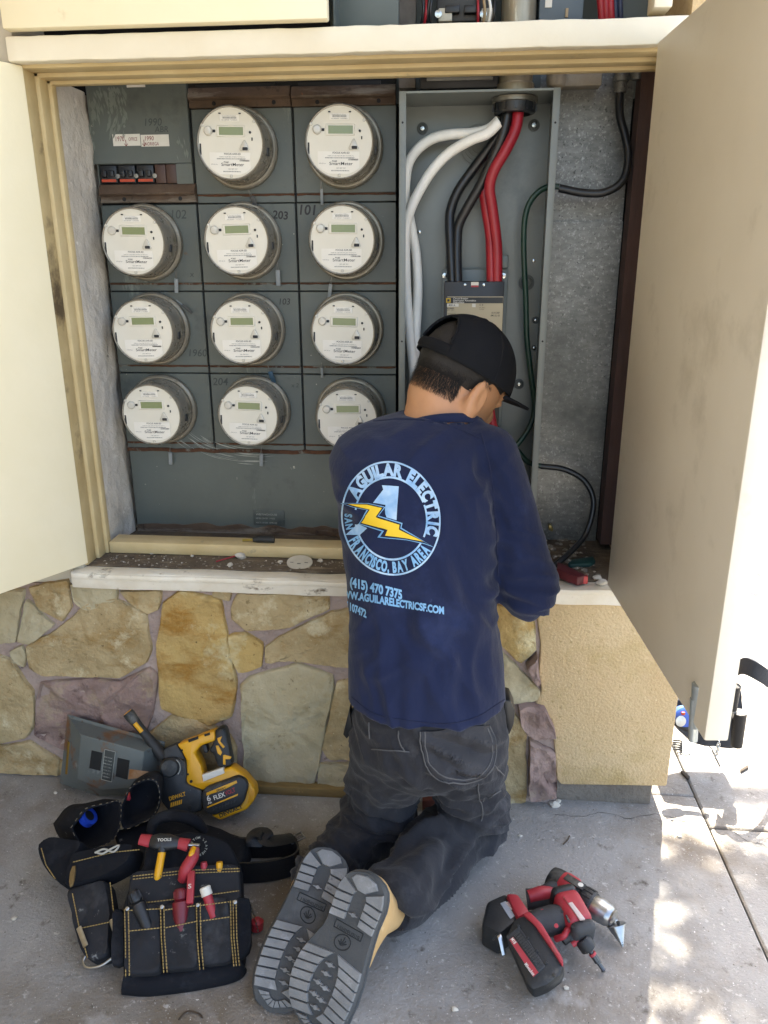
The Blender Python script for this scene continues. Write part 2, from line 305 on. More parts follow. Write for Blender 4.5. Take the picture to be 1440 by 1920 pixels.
def stone(poly, key, thick=.010, rough=.004, y=YS, mat=None, parent=None):
    """a flagstone: traced outline roughened along its edges, domed and uneven front"""
    cu = sum(p[0] for p in poly)/len(poly); cv_ = sum(p[1] for p in poly)/len(poly); P = [onY(u+(u-cu)*4/max(20, hypot(u-cu, v-cv_)), v+(v-cv_)*4/max(20, hypot(u-cu, v-cv_)), y) for u, v in poly]; out = []
    for i in range(len(P)):
        a, b = P[i], P[(i+1) % len(P)]; k = max(2, int((b-a).length/.012))
        for j in range(k):
            p = a.lerp(b, j/k); s = noise.noise(p*55+Vector((3, 1, 7)))*.0035+noise.noise(p*17)*.004; d = (b-a).normalized(); out.append(p+Vector((d.z, 0, -d.x))*s)
    n = len(out); out = [(out[i-1]+out[i]*6+out[(i+1) % n])/8 for i in range(n)]
    c = sum(out, ZERO)/n; bm = bmesh.new(); rings = []
    lean = Vector((random.uniform(-.03, .03), 0, random.uniform(-.03, .03)))
    for f, d in ((1.0, .018), (1.0, -.3), (.985, -.8), (.95, -1), (.84, -1), (.72, -1), (.6, -1), (.45, -1), (.3, -1), (.15, -1)):
        rg = []
        for p in out:
            q = c+(p-c)*f; dy = d*thick if d < 0 else d
            if f < .97: dy += noise.noise(q*14)*rough*1.4+noise.noise(q*38)*rough*1.1+abs(noise.noise(q*70))*rough*.8+(q-c).dot(lean)
            rg.append(bm.verts.new((q.x, y+dy, q.z)))
        rings.append(rg)
    for a, b in zip(rings, rings[1:]):
        for i in range(n): bm.faces.new((a[i], a[(i+1) % n], b[(i+1) % n], b[i]))
    bm.faces.new(rings[-1]); bm.faces.new(rings[0][::-1])
    return _fin(bm, 'stone', mat or m_st[SK[key]], parent or mort, auto=48)
for k, poly in ST.items(): stone(poly, k, rough=.011 if SK[k] == 'purple' else .006)
# mauve raked mortar rocks next to the corner
for poly in ([(972, 1315), (1020, 1320), (1040, 1372), (1000, 1374), (980, 1352)], [(992, 1384), (1038, 1410), (1042, 1484), (994, 1490)], [(985, 1242), (1008, 1222), (1011, 1280)]): stone(poly, 'n', .03, .012, mat=m_st['purple'])
SC = [onY(u, v, 1.575) for u, v in ((1012, 1128), (1008, 1165), (1014, 1210), (1010, 1262), (1016, 1295), (1004, 1318), (1012, 1335), (1034, 1350), (1040, 1400), (1044, 1462), (1052, 1472))]
SC = [Vector((p.x, 1.575, p.z)) for p in SC]; SC[0].z = .54
prism('stucco_corner', SC+[Vector((.524, 1.575, .072)), Vector((.524, 1.575, .54))], (0, .9, 0), m_stucco, wall, bev=.005)
span('corner_pier', .402, .523, 1.60, 2.47, .541, 3.1, m_stucco, wall)
span('foundation', -2.6, .500, 1.600, 2.4, -.03, .073, m_found, wall, bev=.008)
span('plaster_wall', -2.6, -.846, 1.588, 1.72, .537, 3.1, m_wallpl, wall, bev=.004)
span('upper_wall', -.8455, .4015, 1.60, 1.72, 2.31, 3.1, m_wallpl, wall)
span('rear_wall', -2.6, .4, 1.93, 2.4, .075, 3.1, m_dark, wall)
span('shade_overhang', -3.2, .47, -.9, 1.588, 2.9, 3.1, m_wallpl, wall)  # unseen slab, invented to keep the work area in shade
span('light_block_wall', -1.75, -1.55, -1.9, 1.587, -.02, 2.89, m_stucco, wall)  # unseen wall, added to block light and darken the left side
# ------------------------------------------------------------------ wall cabinet: frame, sill, header, doors
cab = thing('wall_cabinet', 'cream painted wall cabinet with both lower doors swung open', 'cabinet', (-.25, 1.6, .53))
XL, XR, ZF, ZT = -.832, .338, .580, 1.610
for i, (y0, y1, x) in enumerate(((1.597, 1.640, -.838), (1.6405, 1.675, -.8305), (1.6755, 1.696, -.8235))):
    span('frame_stile', -.87, x, y0, y1, ZF+.001, 1.66, m_trimd if i == 0 else m_trim, cab, bev=.0025)
for i, (y0, y1, z) in enumerate(((1.598, 1.640, 1.607), (1.6405, 1.675, 1.600), (1.6755, 1.696, 1.594))):
    span('frame_rail', -.868+.01*i, .40, y0, y1, z, 1.658, m_trim, cab, bev=.0025)
span('frame_stile', .3735, .40, 1.598, 1.70, ZF+.001, 1.606, m_trimd, cab, bev=.003)
span('frame_rail', -.822, -.07, 1.678, 1.735, ZF+.001, ZF+.030, m_trim, cab, bev=.003)
def wobble(o, a, f, seed=0, axis=2):
    for v in o.data.vertices:
        v.co[axis] += a*noise.noise(Vector((v.co.x*f+seed, v.co.y*f, v.co.z*f*.3)))
def gridspan(name, x0, x1, y0, y1, z0, z1, mat, parent, n=60, **k):
    bm = bmesh.new(); bm_box(bm, ((x0+x1)/2, (y0+y1)/2, (z0+z1)/2), (x1-x0, y1-y0, z1-z0), bev=k.get('bev', .004))
    es = [e for e in bm.edges if abs(e.verts[0].co.x-e.verts[1].co.x) > .5*(x1-x0)]; bmesh.ops.subdivide_edges(bm, edges=es, cuts=n, use_grid_fill=True); return _fin(bm, name, mat, parent, auto=40)
hd = gridspan('header_board', -.852, .41, 1.570, 1.5965, 1.612, 1.655, m_white, cab); wobble(hd, .0016, 9); wobble(hd, .0012, 45, 4); wobble(hd, .001, 30, 7, 1)
si = gridspan('sill_nosing', -.868, .395, 1.563, 1.602, .5375, .578, m_sill, cab); wobble(si, .003, 12); wobble(si, .003, 20, 3, 1)
lp = gridspan('sill_lip', -.862, .392, 1.557, 1.566, .562, .576, m_sill, cab); wobble(lp, .003, 15)
span('cabinet_floor', -.845, .395, 1.6025, 1.928, .545, ZF, m_dirt, cab)
# plaster reveal on the left, lumpy
bm = bmesh.new(); nz, ny = 60, 14; gv = []
for i in range(nz+1):
    rw = []
    for j in range(ny+1):
        z = .581+i/nz*1.03; y = 1.697+j/ny*.23; p = Vector((0, y, z)); x = -.832+.004*j/ny+noise.noise(p*11)*.007+noise.noise(p*37)*.003-(.02 if j > 9 else 0)*(.6+.4*noise.noise(p*6)); rw.append(bm.verts.new((x, y, z)))
    gv.append(rw)
for i in range(nz):
    for j in range(ny): bm.faces.new((gv[i][j], gv[i][j+1], gv[i+1][j+1], gv[i+1][j]))
_fin(bm, 'plaster_reveal', m_plaster, cab, smooth=True)
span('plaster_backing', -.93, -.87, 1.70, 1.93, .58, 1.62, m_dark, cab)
# doors
hL = Vector((-.836, 1.598, 0)); dL = Vector((-.50, -.866, 0)); nL = Vector((-.866, .5, 0))
p0 = hL+dL*.002
dl = prism('door', [p0+Vector((0, 0, .586)), p0+dL*.57+Vector((0, 0, .586)), p0+dL*.57+Vector((0, 0, 1.612)), p0+Vector((0, 0, 1.612))], nL*.034, m_cream, cab, bev=.003); dl['label'] = 'cream lower door swung out on the meter side'
a = Vector((.340, 1.562, 0)); b_ = Vector((.374, .994, 0)); nR = Vector((1, .06, 0)).normalized()
dr = prism('door', [a+Vector((0, 0, .588)), b_+Vector((0, 0, .588)), b_+Vector((0, 0, 1.613)), a+Vector((0, 0, 1.613))], nR*.035, m_rdoor_shade, cab, bev=.003); dr['label'] = 'shade-toned cream lower door beside the stucco corner'
du = span('door', -.842, -.238, 1.548, 1.574, 1.661, 2.3, m_cream, cab, bev=.004); du['label'] = 'closed cream door above the meters'
# spring bolt on the right door
bl = bb = onY(1305, 1330, 1.05)
for (u, v0, v1, r, nm) in ((1311, 1283, 1362, .0105, 'bolt_barrel'), (1303, 1310, 1388, .0070, 'bolt_rod')):
    tube(nm, [onY(u, v0, 1.045), onY(u-4, v1, 1.045)], r, M('zinc', 'B9C0C2', '9AA3A6', 20, .35, metal=.5, layers=[('5E5648', 30, .66, .74)]), dr, seg=14)
box('bolt_plate', onY(1314, 1320, 1.05)+Vector((.004, .006, 0)), (.004, .034, .075), MATS['zinc'], dr, bev=.001)
# right reveal: red-brown post, galvanised sheets
span('wood_post', .3625, .398, 1.78, 1.83, .60, 1.62, m_redwood, cab)
span('wood_rail', .17, .337, 1.875, 1.90, .581, .625, m_redwood, cab)
m_galv = M('galvanised', '8A8B88', '6D6E6C', 60, .45, metal=.55, bump=.25, bscale=160, bdist=.002, stretch=(.6, 1, 1.6), layers=[('A5A6A3', 150, .55, .64), ('3C3D3C', 150, .58, .66), ('505250', 3, .45, .7)])
span('galvanised_sheet', .17, .366, 1.868, 1.874, 1.32, 1.64, m_galv, cab)
span('galvanised_sheet', .165, .366, 1.860, 1.866, .58, 1.335, m_galv, cab)
# ------------------------------------------------------------------ meter bank
m_bank = M('bank_grey', '5A605B', '4F5551', 4, .48, bump=.12, bscale=60, layers=[('80867E', 7, .63, .70, (1.4, 1, .35)), ('3A3E3B', 6, .58, .75), ('6A4A2E', 22, .67, .73), ('B9B6A6', 50, .69, .72)])
m_rust = M('rusted_steel', '5C4A3A', '48382C', 14, .9, bump=.6, bscale=80, layers=[('7A7266', 9, .52, .64, (.4, 1, 3)), ('33261D', 22, .58, .68), ('8A5A34', 40, .64, .70)])
m_rustl = M('rust_seam', '5E3D28', '38251A', 30, .95, bump=.6, bscale=120, layers=[('6B6A62', 22, .55, .62)])
bank = thing('meter_bank', 'grey rusted steel meter bank mounted inside the open cabinet', 'meter bank', (-.48, 1.85, .58))
YP = 1.85; CX = [-.826+.2301*i for i in range(4)]; RZ = [H+.1296-.193*j for j in range(4)]; ZB = .572
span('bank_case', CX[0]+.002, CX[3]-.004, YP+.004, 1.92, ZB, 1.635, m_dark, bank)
def cover(x0, x1, z0, z1, strip=True):
    if strip:
        span('meter_cover', x0+.0022, x1-.0022, YP-.004, YP+.006, z0+.0195, z1-.0012, m_bank, bank, bev=.0012, seg=1)
        span('cover_strip', x0+.0022, x1-.0022, YP-.002, YP+.006, z0+.0012, z0+.0175, m_bank, bank, bev=.001, seg=1)
        s = gridspan('rust_seam', x0+.003, x1-.003, YP-.0028, YP+.003, z0+.0150, z0+.0225, m_rustl, bank, n=20, bev=.0005); wobble(s, .002, 60)
    else: span('blank_cover', x0+.0022, x1-.0022, YP-.004, YP+.006, z0+.0012, z1-.0012, m_bank, bank, bev=.0012, seg=1)
zt1 = 1.575
cover(CX[1], CX[2], RZ[0], zt1); cover(CX[2], CX[3], RZ[0], zt1)
for j in range(3):
    for i in range(3): cover(CX[i], CX[i+1], RZ[j+1], RZ[j])
cover(CX[0]+.004, CX[3], ZB, RZ[3], False)
rb = gridspan('rust_edge', CX[0]+.006, CX[3]-.004, YP-.0065, YP+.003, ZB+.002, ZB+.030, m_rust, bank, n=60, bev=.001); wobble(rb, .012, 22)
rb = gridspan('rust_edge', CX[0]+.002, CX[3]-.004, YP-.0062, YP+.003, RZ[3]-.005, RZ[3]+.004, m_rustl, bank, n=60, bev=.001); wobble(rb, .004, 30)
# first column: blank cover with breakers
zb1 = onY(280, 308, YP).z; zb0 = onY(280, 341, YP).z; xb1 = onY(333, 320, YP).x; xb0 = onY(188, 320, YP).x
span('blank_cover', CX[0]-.002, CX[1]-.0025, YP-.009, YP+.006, zb1, 1.64, m_bank, bank, bev=.0015, seg=1)
span('breaker_surround', CX[0]+.006, xb0, YP-.009, YP+.004, zb0-.006, zb1-.0005, m_bank, bank)
span('breaker_surround', xb1, CX[1]-.0025, YP-.009, YP+.004, zb0-.006, zb1-.0005, m_bank, bank)
xm = onY(292, 325, YP).x
for k in range(2): span('brown_filler', xm+.0005+k*(xb1-xm)/2, xm-.0005+(k+1)*(xb1-xm)/2, YP-.006, YP+.01, zb0-.004, zb1-.001, M('brown_plastic', '4A332B', '3F2A23', 12, .5), bank, bev=.002)
m_blk = M('black_plastic', '202225', '17181A', 14, .42, layers=[('4A4A48', 30, .70, .78)])
bw = (xm-xb0)/3
for k in range(3):
    xx = xb0+bw*(k+.5); br = thing('circuit_breaker', 'black toggle breaker with orange strip '+('nearest the plaster reveal', 'between its two twins', 'touching the brown filler plate')[k], 'circuit breaker', (xx, YP, zb0), 'toggle breakers in the blank grey cover')
    span('body', xx-bw*.44, xx+bw*.44, YP-.006, YP+.02, zb0-.002, zb1-.002, m_blk, br, bev=.0015)
    span('orange_strip', xx-bw*.40, xx+bw*.38, YP-.0085, YP-.004, zb0, zb0+.0055, M('orange_plastic', 'C2492B', 'A83C22', 20, .5), br)
    for s in (-1, 1): span('toggle', xx+s*bw*.2-bw*.13, xx+s*bw*.2+bw*.13, YP-.014, YP-.005, zb0+.010, zb0+.024, m_blk, br, bev=.002)
    lathe('screw', [(.005, 0), (.005, .002), (.001, .0022)], (xx+bw*.5, YP-.006, zb0+.012), (0, -1, 0), M('steel', 'A4A6A4', '7A7C7A', 30, .35, metal=.9, layers=[('4A3C30', 40, .68, .75)]), br, seg=10)
def ledge(x0, x1, v0, v1, um):
    z1 = onY(um, v0, YP-.02).z; z0 = onY(um, v1, YP-.012).z; zm = z0+(z1-z0)*.36
    o = prism('rusty_ledge', [Vector((x0, YP+.002, z1)), Vector((x0, YP-.012, z1-.004)), Vector((x0, YP-.024, zm+.004)), Vector((x0, YP-.020, zm)), Vector((x0, YP-.014, zm-.001)), Vector((x0, YP-.014, z0)), Vector((x0, YP+.002, z0))], (x1-x0, 0, 0), m_rust, bank, bev=.001)
    for f in (.25, .84): lathe('bolt_hole', [(.0045, 0), (.0045, .001), (.001, .0011)], (x0+(x1-x0)*f, YP-.0145, (z0+zm)/2), (0, -1, 0), m_dark, bank, seg=12)
ledge(CX[0]+.008, CX[1]+.002, 342, 380, 270)
ledge(CX[1]+.002, CX[2]-.002, 158, 201, 450); ledge(CX[2]+.001, CX[3]-.003, 155, 198, 650)
for x0, x1 in ((CX[1]+.006, CX[2]-.006), (CX[2]+.004, CX[3]-.006)):
    span('breaker_row', x0+.01, x1-.03, YP-.004, YP+.01, 1.597, 1.622, m_blk, bank); span('orange_strip', x0+.02, x1-.05, YP-.006, YP+.002, 1.592, 1.5975, MATS['orange_plastic'], bank)
# handwriting, stickers, rating plate
m_ink = M('black_ink', '141518', rough=.5); m_inkf = M('faded_ink', '3B423F', rough=.6); m_paper = M('white_label', 'D9D6CC', 'CFCBBF', 30, .6); m_inkr = M('red_ink', '7A1F2A', rough=.6); m_scr = M('scratch_pale', 'A9ABA2', '868A84', 60, .8)
EX, EZ = (1, 0, 0), (0, 0, 1)
def hand(s, u, v, h, mat, y=YP-.0049, bold=.012, ex=EX, w=None, it=.15): text('marking', [(s, onY(u, v, y), ex, EZ, h, dict(bold=bold, italic=it, width=w))], mat, bank)
hand('203', 511, 409, .017, m_ink, bold=.02, ex=Vector((1, 0, -.10))); hand('101', 562, 402, .021, m_ink, bold=.02, ex=Vector((1, 0, -.04))); hand('103', 524, 571, .014, m_ink, bold=.006)
hand('102', 322, 410, .019, m_inkf, bold=.004); hand('1960', 355, 668, .017, m_inkf, bold=.004); hand('204', 399, 722, .018, m_inkf, bold=.01); hand('x', 356, 519, .013, m_inkf, bold=.004); hand('x 2', 546, 726, .010, m_inkf, bold=.01)
hand('1990', 272, 236, .015, m_inkf, y=YP-.0099, bold=.002); hand('ABR', 290, 248, .012, m_inkf, y=YP-.0099, bold=.002)
for (u0, u1, v0, v1, its) in ((213, 262, 251, 274, (('1970', 217, 265, .010, .020), ('OFFICE', 241, 264, .007, .020))), (265.5, 316, 252, 275, (('1990', 272, 263.5, .009, .020), ('NORIEGA', 272, 273, .007, .032)))):
    A = onY(u0, v1, YP-.0092); B = onY(u1, v0, YP-.0092); st = thing('sticker', f'white handwritten sticker reading {its[0][0]} {its[1][0].lower()} stuck above the breakers', 'sticker', A, 'white handwritten stickers')
    span('paper', A.x, B.x, YP-.0098, YP-.0091, A.z, B.z, m_paper, st)
    text('writing', [(s, onY(u, v, YP-.0103), EX, EZ, h, dict(bold=.004, italic=.1, width=w_)) for s, u, v, h, w_ in its], m_inkr, st)
    ar = onY((u0+u1)/2-2 if u0 < 230 else u0+4, 262, YP-.0104)
    bm = bmesh.new(); bm_tube(bm, [ar, ar-Vector((0, 0, .013))], .0007, 5)
    for s in (-1, 1): bm_tube(bm, [ar-Vector((0, 0, .013)), ar-Vector((.004*s, 0, .008))], .0006, 5)
    _fin(bm, 'arrow', m_inkr, st)
A = onY(238, 164, YP-.0095); span('tag_plate', A.x, onY(275, 160, YP).x, YP-.0105, YP-.0092, A.z, A.z+.01, m_paper, bank)
A = onY(476, 984, YP-.005); B = onY(533, 957, YP-.005); pl = span('rating_plate', A.x, B.x, YP-.0062, YP-.0042, A.z, B.z, M('plate_grey', '4C5350', '3E4442', 30, .5, layers=[('9A9C94', 60, .62, .7)]), bank, bev=.0005)
text('plate_print', [('WESTINGHOUSE', onY(480, 966, YP-.0065), EX, EZ, .005, dict(width=.055)), ('METER CENTER  3 PHASE', onY(480, 973, YP-.0065), EX, EZ, .004, dict(width=.05)), ('VOLTS 120 240   AMPS 400', onY(480, 981, YP-.0065), EX, EZ, .004, dict(width=.055))], m_scr, pl)
# scuffed arcs on the lower cover
bm = bmesh.new(); random.seed(3)
for k in range(46):
    c = onY(470, 770, YP-.0044); rad = .15+random.gauss(0, .012)+(.02 if k % 2 else 0); a0 = radians(random.uniform(202, 268)); a1 = a0+radians(random.uniform(4, 26)); w = random.uniform(.0003, .0011); st = 8; pv = None
    for i in range(st+1):
        a = a0+(a1-a0)*i/st; ww = w*sin(pi*(i+.2)/(st+.4)); p = Vector((c.x+rad*1.25*cos(a), YP-.0044-.00003*k, c.z+rad*.75*sin(a))); d = Vector((cos(a), 0, sin(a))); cur = (bm.verts.new(p-d*ww), bm.verts.new(p+d*ww))
        if pv: bm.faces.new((pv[0], cur[0], cur[1], pv[1]))
        pv = cur
tag(_fin_keep(bm, 'scuff_marks', m_scr, bank), kind='stuff')
bm = bmesh.new(); random.seed(9)
for (u0, u1, v0, v1, n_, sl_) in ((172, 232, 160, 212, 70, .3), (206, 236, 212, 250, 30, -.5), (166, 176, 170, 300, 26, 0), (330, 352, 250, 300, 8, .2)):
    for k in range(n_):
        a = Vector(onY(random.uniform(u0, u1), random.uniform(v0, v1), YP-.0094)); L2 = random.uniform(.008, .030); w = random.uniform(.0008, .0042); d = Vector((sl_*random.uniform(.3, 1.2), 0, -1)).normalized(); s = Vector((d.z, 0, -d.x)); a.y -= .00002*k
        bm.faces.new([bm.verts.new(q) for q in (a, a+d*L2*.4+s*w, a+d*L2, a+d*L2*.5-s*w)])
tag(_fin_keep(bm, 'paint_smears', M('smear_grey', '717870', '666D66', 60, .8), bank), kind='stuff')
# ------------------------------------------------------------------ smart meters
m_face = M('meter_face', 'DAD6C9', 'D2CDBE', 9, .45, layers=[('B5AE9C', 14, .66, .76)]); m_lab = M('meter_label', 'E4E1D8', 'DEDAD0', 20, .5); m_lcd = M('lcd', '7F8A63', '747F5C', 8, .25); m_txt = M('print_dark', '26282B', rough=.6); m_txg = M('print_grey', '6A6C6C', rough=.6)
m_ring = M('meter_ring', '9D978A', '857F72', 12, .42, metal=.6, layers=[('5C5040', 18, .62, .72, None, .9), ('B9B4A6', 30, .62, .7)])
m_barrel = M('meter_barrel', '938D80', '7C766A', 8, .28, metal=.25, layers=[('55503F', 12, .62, .75)]); m_clear = M('lens_clear', 'C9C6BC', 'BDB9AE', 20, .15, spec=.8)
def make_meter():
    t = thing('smart_meter', 'x', 'smart meter', (0, 0, 0)); K = dict(world=False)
    lathe('socket_ring', [(.073, 0), (.083, 0), (.0850, -.0), (.0858, .006), (.0850, .014), (.0815, .017), (.0785, .017), (.0775, .012), (.073, .012)], (0, 0, 0), (0, -1, 0), m_ring, t, 56, **K)
    lathe('barrel', [(.076, .0), (.0765, .022), (.0750, .024), (.0745, .034), (.0742, .070), (.0745, .080), (.0715, .085), (.0695, .0845), (.0695, .0825)], (0, 0, 0), (0, -1, 0), m_barrel, t, 56, **K)
    fc = lathe('face', [(.0697, .070), (.0697, .0815), (.069, .0828), (.0005, .0832)], (0, 0, 0), (0, -1, 0), m_face, t, 56, **K)
    y = -.0836; B = lambda n, x, z, w, h, m, p=fc, d=.0012, bev=.0004: box(n, (x, y, z), (w, d, h), m, p, bev=bev, seg=1, world=False)
    B('bezel', .002, .0235, .062, .0225, m_face, d=.003, bev=.0012); l = box('display', (.003, -.0850, .0235), (.052, .0012, .0155), m_lcd, fc, world=False)
    B('name_sticker', .0, .0485, .042, .0125, m_lab, d=.0008)
    pts = []
    for a in range(0, 15): th = radians(201+(339-201)*a/14); pts.append(Vector((.066*cos(th), -.0834, .066*sin(th))))
    prism('rating_label', [Vector((-.0455, -.0834, -.0165)), Vector((.0435, -.0834, -.0165))][::-1]+pts, (0, -.0007, 0), m_lab, fc, world=False) if False else prism('rating_label', [Vector((-.046, -.0834, -.018))]+[Vector((x, -.0834, max(-.0615, -sqrt(.0655**2-x*x)))) for x in (-.046, -.036, -.024, -.01, .005, .02, .034, .043)]+[Vector((.043, -.0834, -.018))], (0, -.0008, 0), m_lab, fc, world=False)
    for x, z in ((-.021, .0575), (.0225, .0575)): B('notch', x, z, .005, .0026, m_txt)
    lathe('optical_port', [(.009, 0), (.0095, .004), (.007, .0075), (.001, .008)], (-.0465, -.0830, .0235), (0, -1, 0), m_clear, fc, 18, **K); B('port_tab', -.0345, .0235, .006, .0055, m_txt)
    lathe('button', [(.0026, 0), (.0026, .002), (.0002, .0022)], (.0435, -.083, .0215), (0, -1, 0), m_txt, fc, 10, **K); B('slot', .0475, .0085, .0028, .006, m_txt)
    prism('sensor_housing', [Vector((.0315+x, -.0832, -.0065+z)) for x, z in ((-.0105, -.0085), (.0085, -.0085), (.010, -.005), (.001, .013), (-.002, .013), (-.0115, -.004))], (0, -.003, 0), m_clear, fc, bev=.001, world=False); B('sensor_window', .0325, -.0105, .0135, .008, m_txt, d=.0075, bev=.002)
    B('side_clip', -.0655, -.012, .0035, .022, m_txt); box('side_clip', (.073, -.052, -.012), (.006, .012, .016), m_blk, t, world=False, bev=.001)
    box('seal_boss', (.0, -.0836, -.0645), (.006, .004, .006), m_clear, fc, bev=.0015, world=False)
    for x, z in ((-.060, .034), (.052, .042)): lathe('boss', [(.0032, 0), (.0032, .0025), (.0004, .003)], (x, -.0825, z), (0, -1, 0), m_clear, fc, 10, **K)
    yp = -.0845; T = lambda s, x, z, h, w=None, b=0: (s, (x, yp, z), EX, EZ, h, dict(width=w, align='C', bold=b))
    text('print', [T('SmartMeter', .004, -.0445, .0062, .050, .006), T('FOCUS AXR-SD', .004, -.0225, .0036, .036, .012), T('PG&E', -.010, -.0385, .0032, None, .012)], m_txt, fc, False)
    bm = bmesh.new(); random.seed(5)
    def bars(x0, x1, z, h):
        x = x0
        while x < x1: w = random.choice((.0004, .0007, .001)); bm.faces.new([bm.verts.new(q) for q in ((x, yp, z), (x+w, yp, z), (x+w, yp, z+h), (x, yp, z+h))]); x += w+random.choice((.0005, .0008))
    bars(-.030, .032, -.0315, .0022); bars(-.017, .022, -.0565, .0022); bars(-.014, .014, .0475, .003)
    for s, x, z, h, w in (('FORM 2S CL200 240V 3W 60Hz TA=30 Kh 7.2', .003, -.0275, .0020, .055), ('KYR 30 min', -.036, -.0425, .0022, .014), ('100 289 937', .004, -.0515, .0022, .02), ('Landis+Gyr', .0, .0515, .0018, .03), ('ABC 00000000   TX 00000000', .0, .0440, .0016, .034)): bm_text(bm, s, (x, yp, z), EX, EZ, h, 0, w, 'C')
    tag(_fin_keep(bm, 'print', m_txg, fc, False), kind='stuff')
    return t
FACES = {(0, 1): (250.5, 454), (0, 2): (268, 622), (0, 3): (284.5, 777.5), (1, 0): (432, 269), (1, 1): (442.5, 451), (1, 2): (453, 622.5), (1, 3): (466, 780), (2, 0): (636.6, 266.6), (2, 1): (641.5, 450.6), (2, 2): (643, 623), (2, 3): (650, 785)}
COLW = ['in the column by the plaster reveal', 'in the middle column of the bank', 'in the column by the open grey box']; ROWW = {0: 'topmost', 1: 'second row down', 2: 'third row down', 3: 'bottom row'}
NUM = {(1, 0): '1008284268', (2, 0): '1008284269', (0, 1): '1008466050', (1, 1): '1008284270', (2, 1): '1008466048', (0, 2): '1008466481', (1, 2): '1008466049', (2, 2): '1008284267', (0, 3): '1008466475', (1, 3): '1008284405', (2, 3): '1008284266'}
proto = make_meter(); first = True; mpos = {}
for (i, j), (u, v) in FACES.items():
    t = proto if first else copy_tree(proto); first = False
    p = onY(u, v, YP-.004-.0832); t.location = (p.x, YP-.004, p.z); t.rotation_euler = (random.uniform(-.01, .01), random.uniform(-.03, .03), random.uniform(-.015, .015)); mpos[i, j] = p
    t['label'] = f'round white smart meter, {ROWW[j]}, {COLW[i]}'; t['group'] = 'smart meters on the grey bank'
    fc = [c for c in t.children if c.name.startswith('face')][0]; text('serial_number', [(NUM[i, j], (.030, -.0845, -.0352), EX, EZ, .0031, dict(align='C', bold=.01))], m_txt, fc, False)
# wire seals hanging from the rings
m_seal = M('seal_plastic', '8E9496', '757B7D', 40, .3); m_wire = M('seal_wire', '8B8D8B', rough=.4, metal=.8)
def seal(i, j, u0, v0, u1, v1, w=.0075, mat=None, why=''):
    a = onY(u0, v0, YP-.03); b = onY(u1, v1, YP-.016); t = thing('wire_seal', why, 'seal', a, 'wire seals on the meters'); mid = a.lerp(b, .35)
    for s in (-1, 1): tube('wire', [a, mid+Vector((s*.002, -.002, 0))], .0006, m_wire, t, 5)
    d = (b-mid).normalized(); R = basis(d, (0, 1, 0)); box('tab', (mid+b)/2, ((b-mid).length, .003, w), mat or m_seal, t, R=basis(d, (0, 1, 0)), bev=.0008); return t
m_sealk = M('seal_dark', '3A3C3C', rough=.5); m_sealb = M('seal_blue', '25506B', '2B3F4C', 80, .4)
for (i, j, u0, v0, u1, v1, w, mt, why) in ((1, 0, 466, 355, 482, 392, .011, m_sealk, 'dark tag seal under the topmost meter of the middle column'), (2, 0, 602, 338, 604, 384, .006, None, 'slim grey seal under the topmost meter beside the open grey box'), (0, 1, 330, 508, 331, 549, .009, None, 'grey seal under the upper meter by the plaster reveal'), (1, 1, 520, 490, 522, 536, .010, None, 'grey seal beside the meter marked 203'),
    (2, 1, 622, 518, 617, 560, .008, None, 'grey seal under the meter marked 101'), (0, 2, 330, 562, 360, 587, .006, m_sealk, 'thin dark seal on top of the meter marked 1960'), (1, 2, 502, 685, 514, 718, .011, m_sealb, 'blue printed seal under the meter marked 103'), (2, 2, 603, 680, 604, 708, .006, None, 'short grey seal on the third meter beside the open grey box'), (0, 3, 319, 836, 320, 871, .009, None, 'grey seal under the lowest meter by the plaster reveal'), (1, 3, 490, 838, 490, 874, .009, None, 'grey seal under the lowest meter of the middle column')): seal(i, j, u0, v0, u1, v1, w, mt, why)
# ------------------------------------------------------------------ open grey enclosure with breaker and cables
m_enc = M('enclosure_grey', '767B77', '6D726E', 5, .38, spec=.5, layers=[('939B99', 9, .68, .76), ('59605F', 5, .6, .75)])
enc = thing('enclosure', 'open grey steel enclosure holding the main breaker', 'enclosure', (.04, 1.85, .62))
ex0, ex1, yf, yb = onY(749, 170, 1.70).x, onY(1051, 168, 1.70).x, 1.700, 1.850; ez1 = onY(900, 168, 1.70).z; ez0 = .66; tk = .002; fl = .0135
span('back_plate', ex0+tk, ex1-tk, yb-.002, yb, ez0, ez1-tk, m_enc, enc)
span('side_wall', ex0, ex0+tk, yf+.0005, yb-.0005, ez0, ez1-tk, m_enc, enc); span('side_wall', ex1-tk, ex1, yf+.0005, yb-.0005, ez0, ez1-tk, m_enc, enc)
span('top_wall', ex0, ex1, yf+.0005, yb, ez1-tk+.0002, ez1+.0002, m_enc, enc); span('bottom_wall', ex0, ex1, yf, yb, ez0-tk, ez0-.0002, m_enc, enc)
for x0, x1 in ((ex0-.0005, ex0+fl), (ex1-fl, ex1+.0005)):
    f = span('flange', x0, x1, yf-.0015, yf+.0003, ez0, ez1+.0005, m_enc, enc, bev=.0006)
    for v in (230, 640): c = onY(757 if x0 < 0 else 1046-(v-230)*.05, v, yf); lathe('screw_hole', [(.0021, 0), (.0021, .0006), (.0002, .0007)], ((x0+x1)/2, yf-.0015, c.z), (0, -1, 0), m_dark, f, 10)
span('top_flange', ex0+fl+.0003, ex1-fl-.0003, yf-.0012, yf+.0003, ez1-.004, ez1, m_enc, enc)
m_screw = M('bright_steel', 'C3C6C4', '9A9D9B', 60, .25, metal=1)
